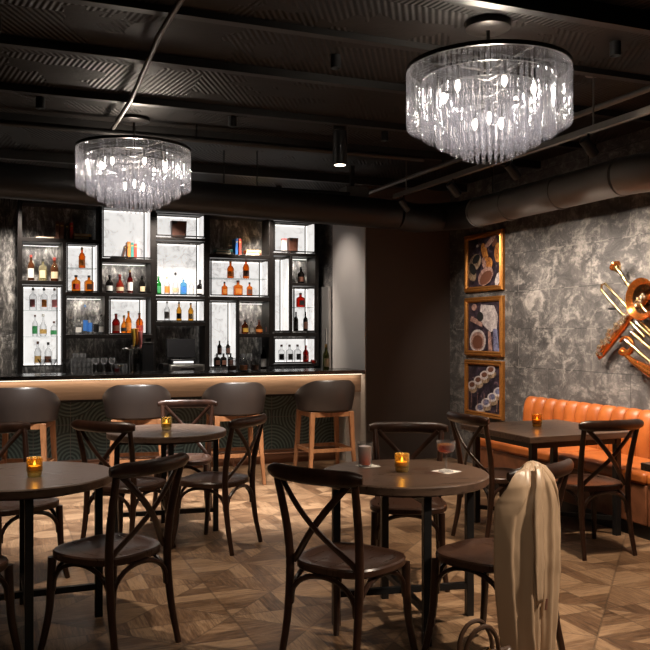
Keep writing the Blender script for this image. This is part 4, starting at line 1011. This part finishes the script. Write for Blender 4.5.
for k in range(24, 0, -1):                                 # inner side, hem up to the rail
    q = k/24; z = .921-.40*q; w0 = ol[min(len(ol)-1, int(q*40))]
    rows.append([((w0.y+.03)+(w0.z-.045-w0.y)*i_/NU, -.295+.052*min(1, q*7)**.5+.012*math.sin(i_*.22+q*2)*q, z-.02*(abs(2*i_/NU-1))**2) for i_ in range(NU+1)])
for k, w0 in enumerate(ol):
    v = (ol[0].x-w0.x)/(ol[0].x-ol[-1].x); row = []
    for i_ in range(NU+1):
        u = i_/NU; e = abs(2*u-1)
        y = -.297-.050*min(1, v*11)**.5-.016*(1-e*e)*min(1, v*6)-fold_y(u, v)*(1-e**6)+.085*e**5*min(1, v*6)
        z = w0.x-.012*e**2*(1-v)+(.02*mn.noise(Vector((u*4, 7, 0))) if k == len(ol)-1 else 0)
        row.append((w0.y+(w0.z-w0.y)*u, y, z))
    rows.append(row)
V_ = [[m.b.verts.new(p) for p in r_] for r_ in rows]
for a, b in zip(V_, V_[1:]):
    for k in range(NU): m.b.faces.new((a[k], a[k+1], b[k+1], b[k]))
o = m.build('cloth_shell', 'coat', ct, ang=180); q = o.modifiers.new('solid', 'SOLIDIFY'); q.thickness = .004; q.offset = 0
def strip(name, L_, R_, lift, mat='coat'):
    """crisp flap lying on the shell: left and right border as (x, z)"""
    A = cr([(x, z, 0) for x, z in L_], 6); B_ = cr([(x, z, 0) for x, z in R_], 6); m = MB(); V = []
    for a, b in zip(A, B_):
        r_ = []
        for k in range(9):
            u = k/8; x = a.x+(b.x-a.x)*u; z = a.y+(b.y-a.y)*u; v = (ol[0].x-z)/(ol[0].x-ol[-1].x)
            w0 = min(ol, key=lambda t: abs(t.x-z)); uu = (x-w0.y)/(w0.z-w0.y)
            y = -.297-.050*min(1, max(v, 0)*11)**.5-.016-fold_y(uu, max(v, 0))*.6-lift-.008*math.sin(PI*u)
            r_.append(m.b.verts.new((x, y, z)))
        V.append(r_)
    for a, b in zip(V, V[1:]):
        for k in range(8): m.b.faces.new((a[k], a[k+1], b[k+1], b[k]))
    o = m.build(name, mat, ct, ang=180); q = o.modifiers.new('solid', 'SOLIDIFY'); q.thickness = .005; return o
strip('lapel', [(-.185, .910), (-.225, .84), (-.25, .74), (-.255, .60), (-.25, .48), (-.225, .36)], [(-.14, .914), (-.16, .84), (-.17, .74), (-.165, .60), (-.165, .48), (-.17, .39)], .020)
m = MB(); m.sweep([(-.155, -.388, .37), (-.16, -.386, .325)], [.008, .008], [.003, .003], up=(0, -1, 0), n=8); m.build('button_tab', 'l_brown', ct)
# handbag
bx, by = room(.60, 3.22)
t = thing('handbag', 'brown leather handbag on the floor in front of the chair with the coat', 'handbag', (bx, by, 0), .3-TH)
m = MB(); rg = []
for z, w, dd in ((0, .15, .055), (.01, .16, .065), (.10, .165, .065), (.18, .15, .045), (.215, .135, .022), (.22, .13, .012)):
    rg.append([(math.copysign(abs(math.cos(a))**.5, math.cos(a))*w, math.copysign(abs(math.sin(a))**.6, math.sin(a))*dd, z+(.012*math.cos(2*a) if z > .1 else 0)) for a in [2*PI*k/24 for k in range(24)]])
m.rings(rg).build('body', 'bag', t, ang=60)
for yy in (-.022, .022):
    MB().sweep(cr([(-.075, yy, .19), (-.07, yy*1.3, .26), (-.035, yy*1.5, .315), (.02, yy*1.5, .325), (.06, yy*1.3, .27), (.07, yy, .19)]), .009, n=8).build('handle', 'bag', t)
MB().sweep([(.0, -.03, .21), (.02, -.035, .245), (.05, -.03, .21)], .005, n=6).build('buckle', 'brass', t)
# ================================================================ LIGHTS
w = bpy.data.worlds.new('dim_room_air'); bpy.context.scene.world = w; w.use_nodes = True
w.node_tree.nodes['Background'].inputs[0].default_value = (.9, .75, .6, 1); w.node_tree.nodes['Background'].inputs[1].default_value = .02
def downlight(x, y, pw_, lb, ang=95, col=(1, .84, .66), tgt=None):  # added fill lamps: visible fittings leave floor, coat and bar wall too dark
    t = thing('added_downlight', lb, 'ceiling light', (x, y, ZC-.13), 0, 'added ceiling fill lights')
    MB().lathe([(.028, .12), (.028, .05), (.032, .05), (.032, .1285), (.0, .1285)], 20, caps=False).build('can', 'blk', t); MB().lathe([(.024, .11), (.024, .115)], 16).build('lens', 'lens', t)
    spot('added_fill_beam', (x, y, ZC-.09), tgt or (x, y, 0), pw_, col, ang, .8, .05)
downlight(.3, 6.2, 800, 'added ceiling fill light above the left bar stools', 62, (1, .94, .88), (.3, 7.1, 0))
downlight(1.7, 6.2, 900, 'added ceiling fill light above the middle of the bar stools', 62, (1, .94, .88), (1.7, 7.1, 0))
downlight(3.0, 6.2, 500, 'added ceiling fill light above the right bar stool', 62, (1, .86, .7), (2.8, 7.1, 0))
downlight(.0, 4.7, 210, 'added ceiling fill light over the left tables', 80)
downlight(1.9, 4.6, 70, 'added ceiling fill light over the middle of the floor', 80)
downlight(3.3, 3.8, 330, 'added ceiling fill light over the aisle beside the banquette', 80, (1, .80, .58), (3.3, 3.8, 0))
downlight(3.3, 1.7, 480, 'added ceiling fill light behind the viewer, shining on the coat', 36, (1, .84, .66), (2.28, 2.95, .75))
downlight(.6, .8, 70, 'added ceiling fill light behind the viewer on the left', 90, (1, .84, .66), (.8, 2.4, .6))
downlight(3.7, 5.4, 110, 'added ceiling fill light over the square table', 70, (1, .78, .54))
downlight(.3, 9.1, 230, 'added ceiling fill light washing the left of the bottle shelves', 75, (1, .9, .8), (.2, 9.95, 1.5))
downlight(1.8, 9.1, 260, 'added ceiling fill light washing the middle of the bottle shelves', 75, (1, .9, .8), (1.8, 9.95, 1.5))
downlight(3.0, 8.95, 75, 'added ceiling fill light lighting the pale side panel at the bar end', 75, (1, .9, .82), (3.86, 9.0, 1.5))
downlight(2.9, 9.3, 260, 'added ceiling fill light washing the right of the bottle shelves', 75, (1, .9, .8), (3.3, 9.95, 1.5))
# ================================================================ CAMERA
cam = bpy.data.cameras.new('camera'); co = bpy.data.objects.new('camera', cam); COL.objects.link(co)
co.location = (0, 0, CH); co.rotation_euler = (PI/2, 0, -TH); cam.sensor_width = 36; cam.lens = F/650*36; cam.shift_y = (HZ-325)/650
cam.clip_start = .05
sc = bpy.context.scene; sc.camera = co
sc.view_settings.view_transform = 'Standard'; sc.view_settings.look = 'None'; sc.view_settings.gamma = 1; sc.view_settings.use_curve_mapping = False
sc.view_settings.exposure = 0.0
sc.cycles.transparent_max_bounces = 40
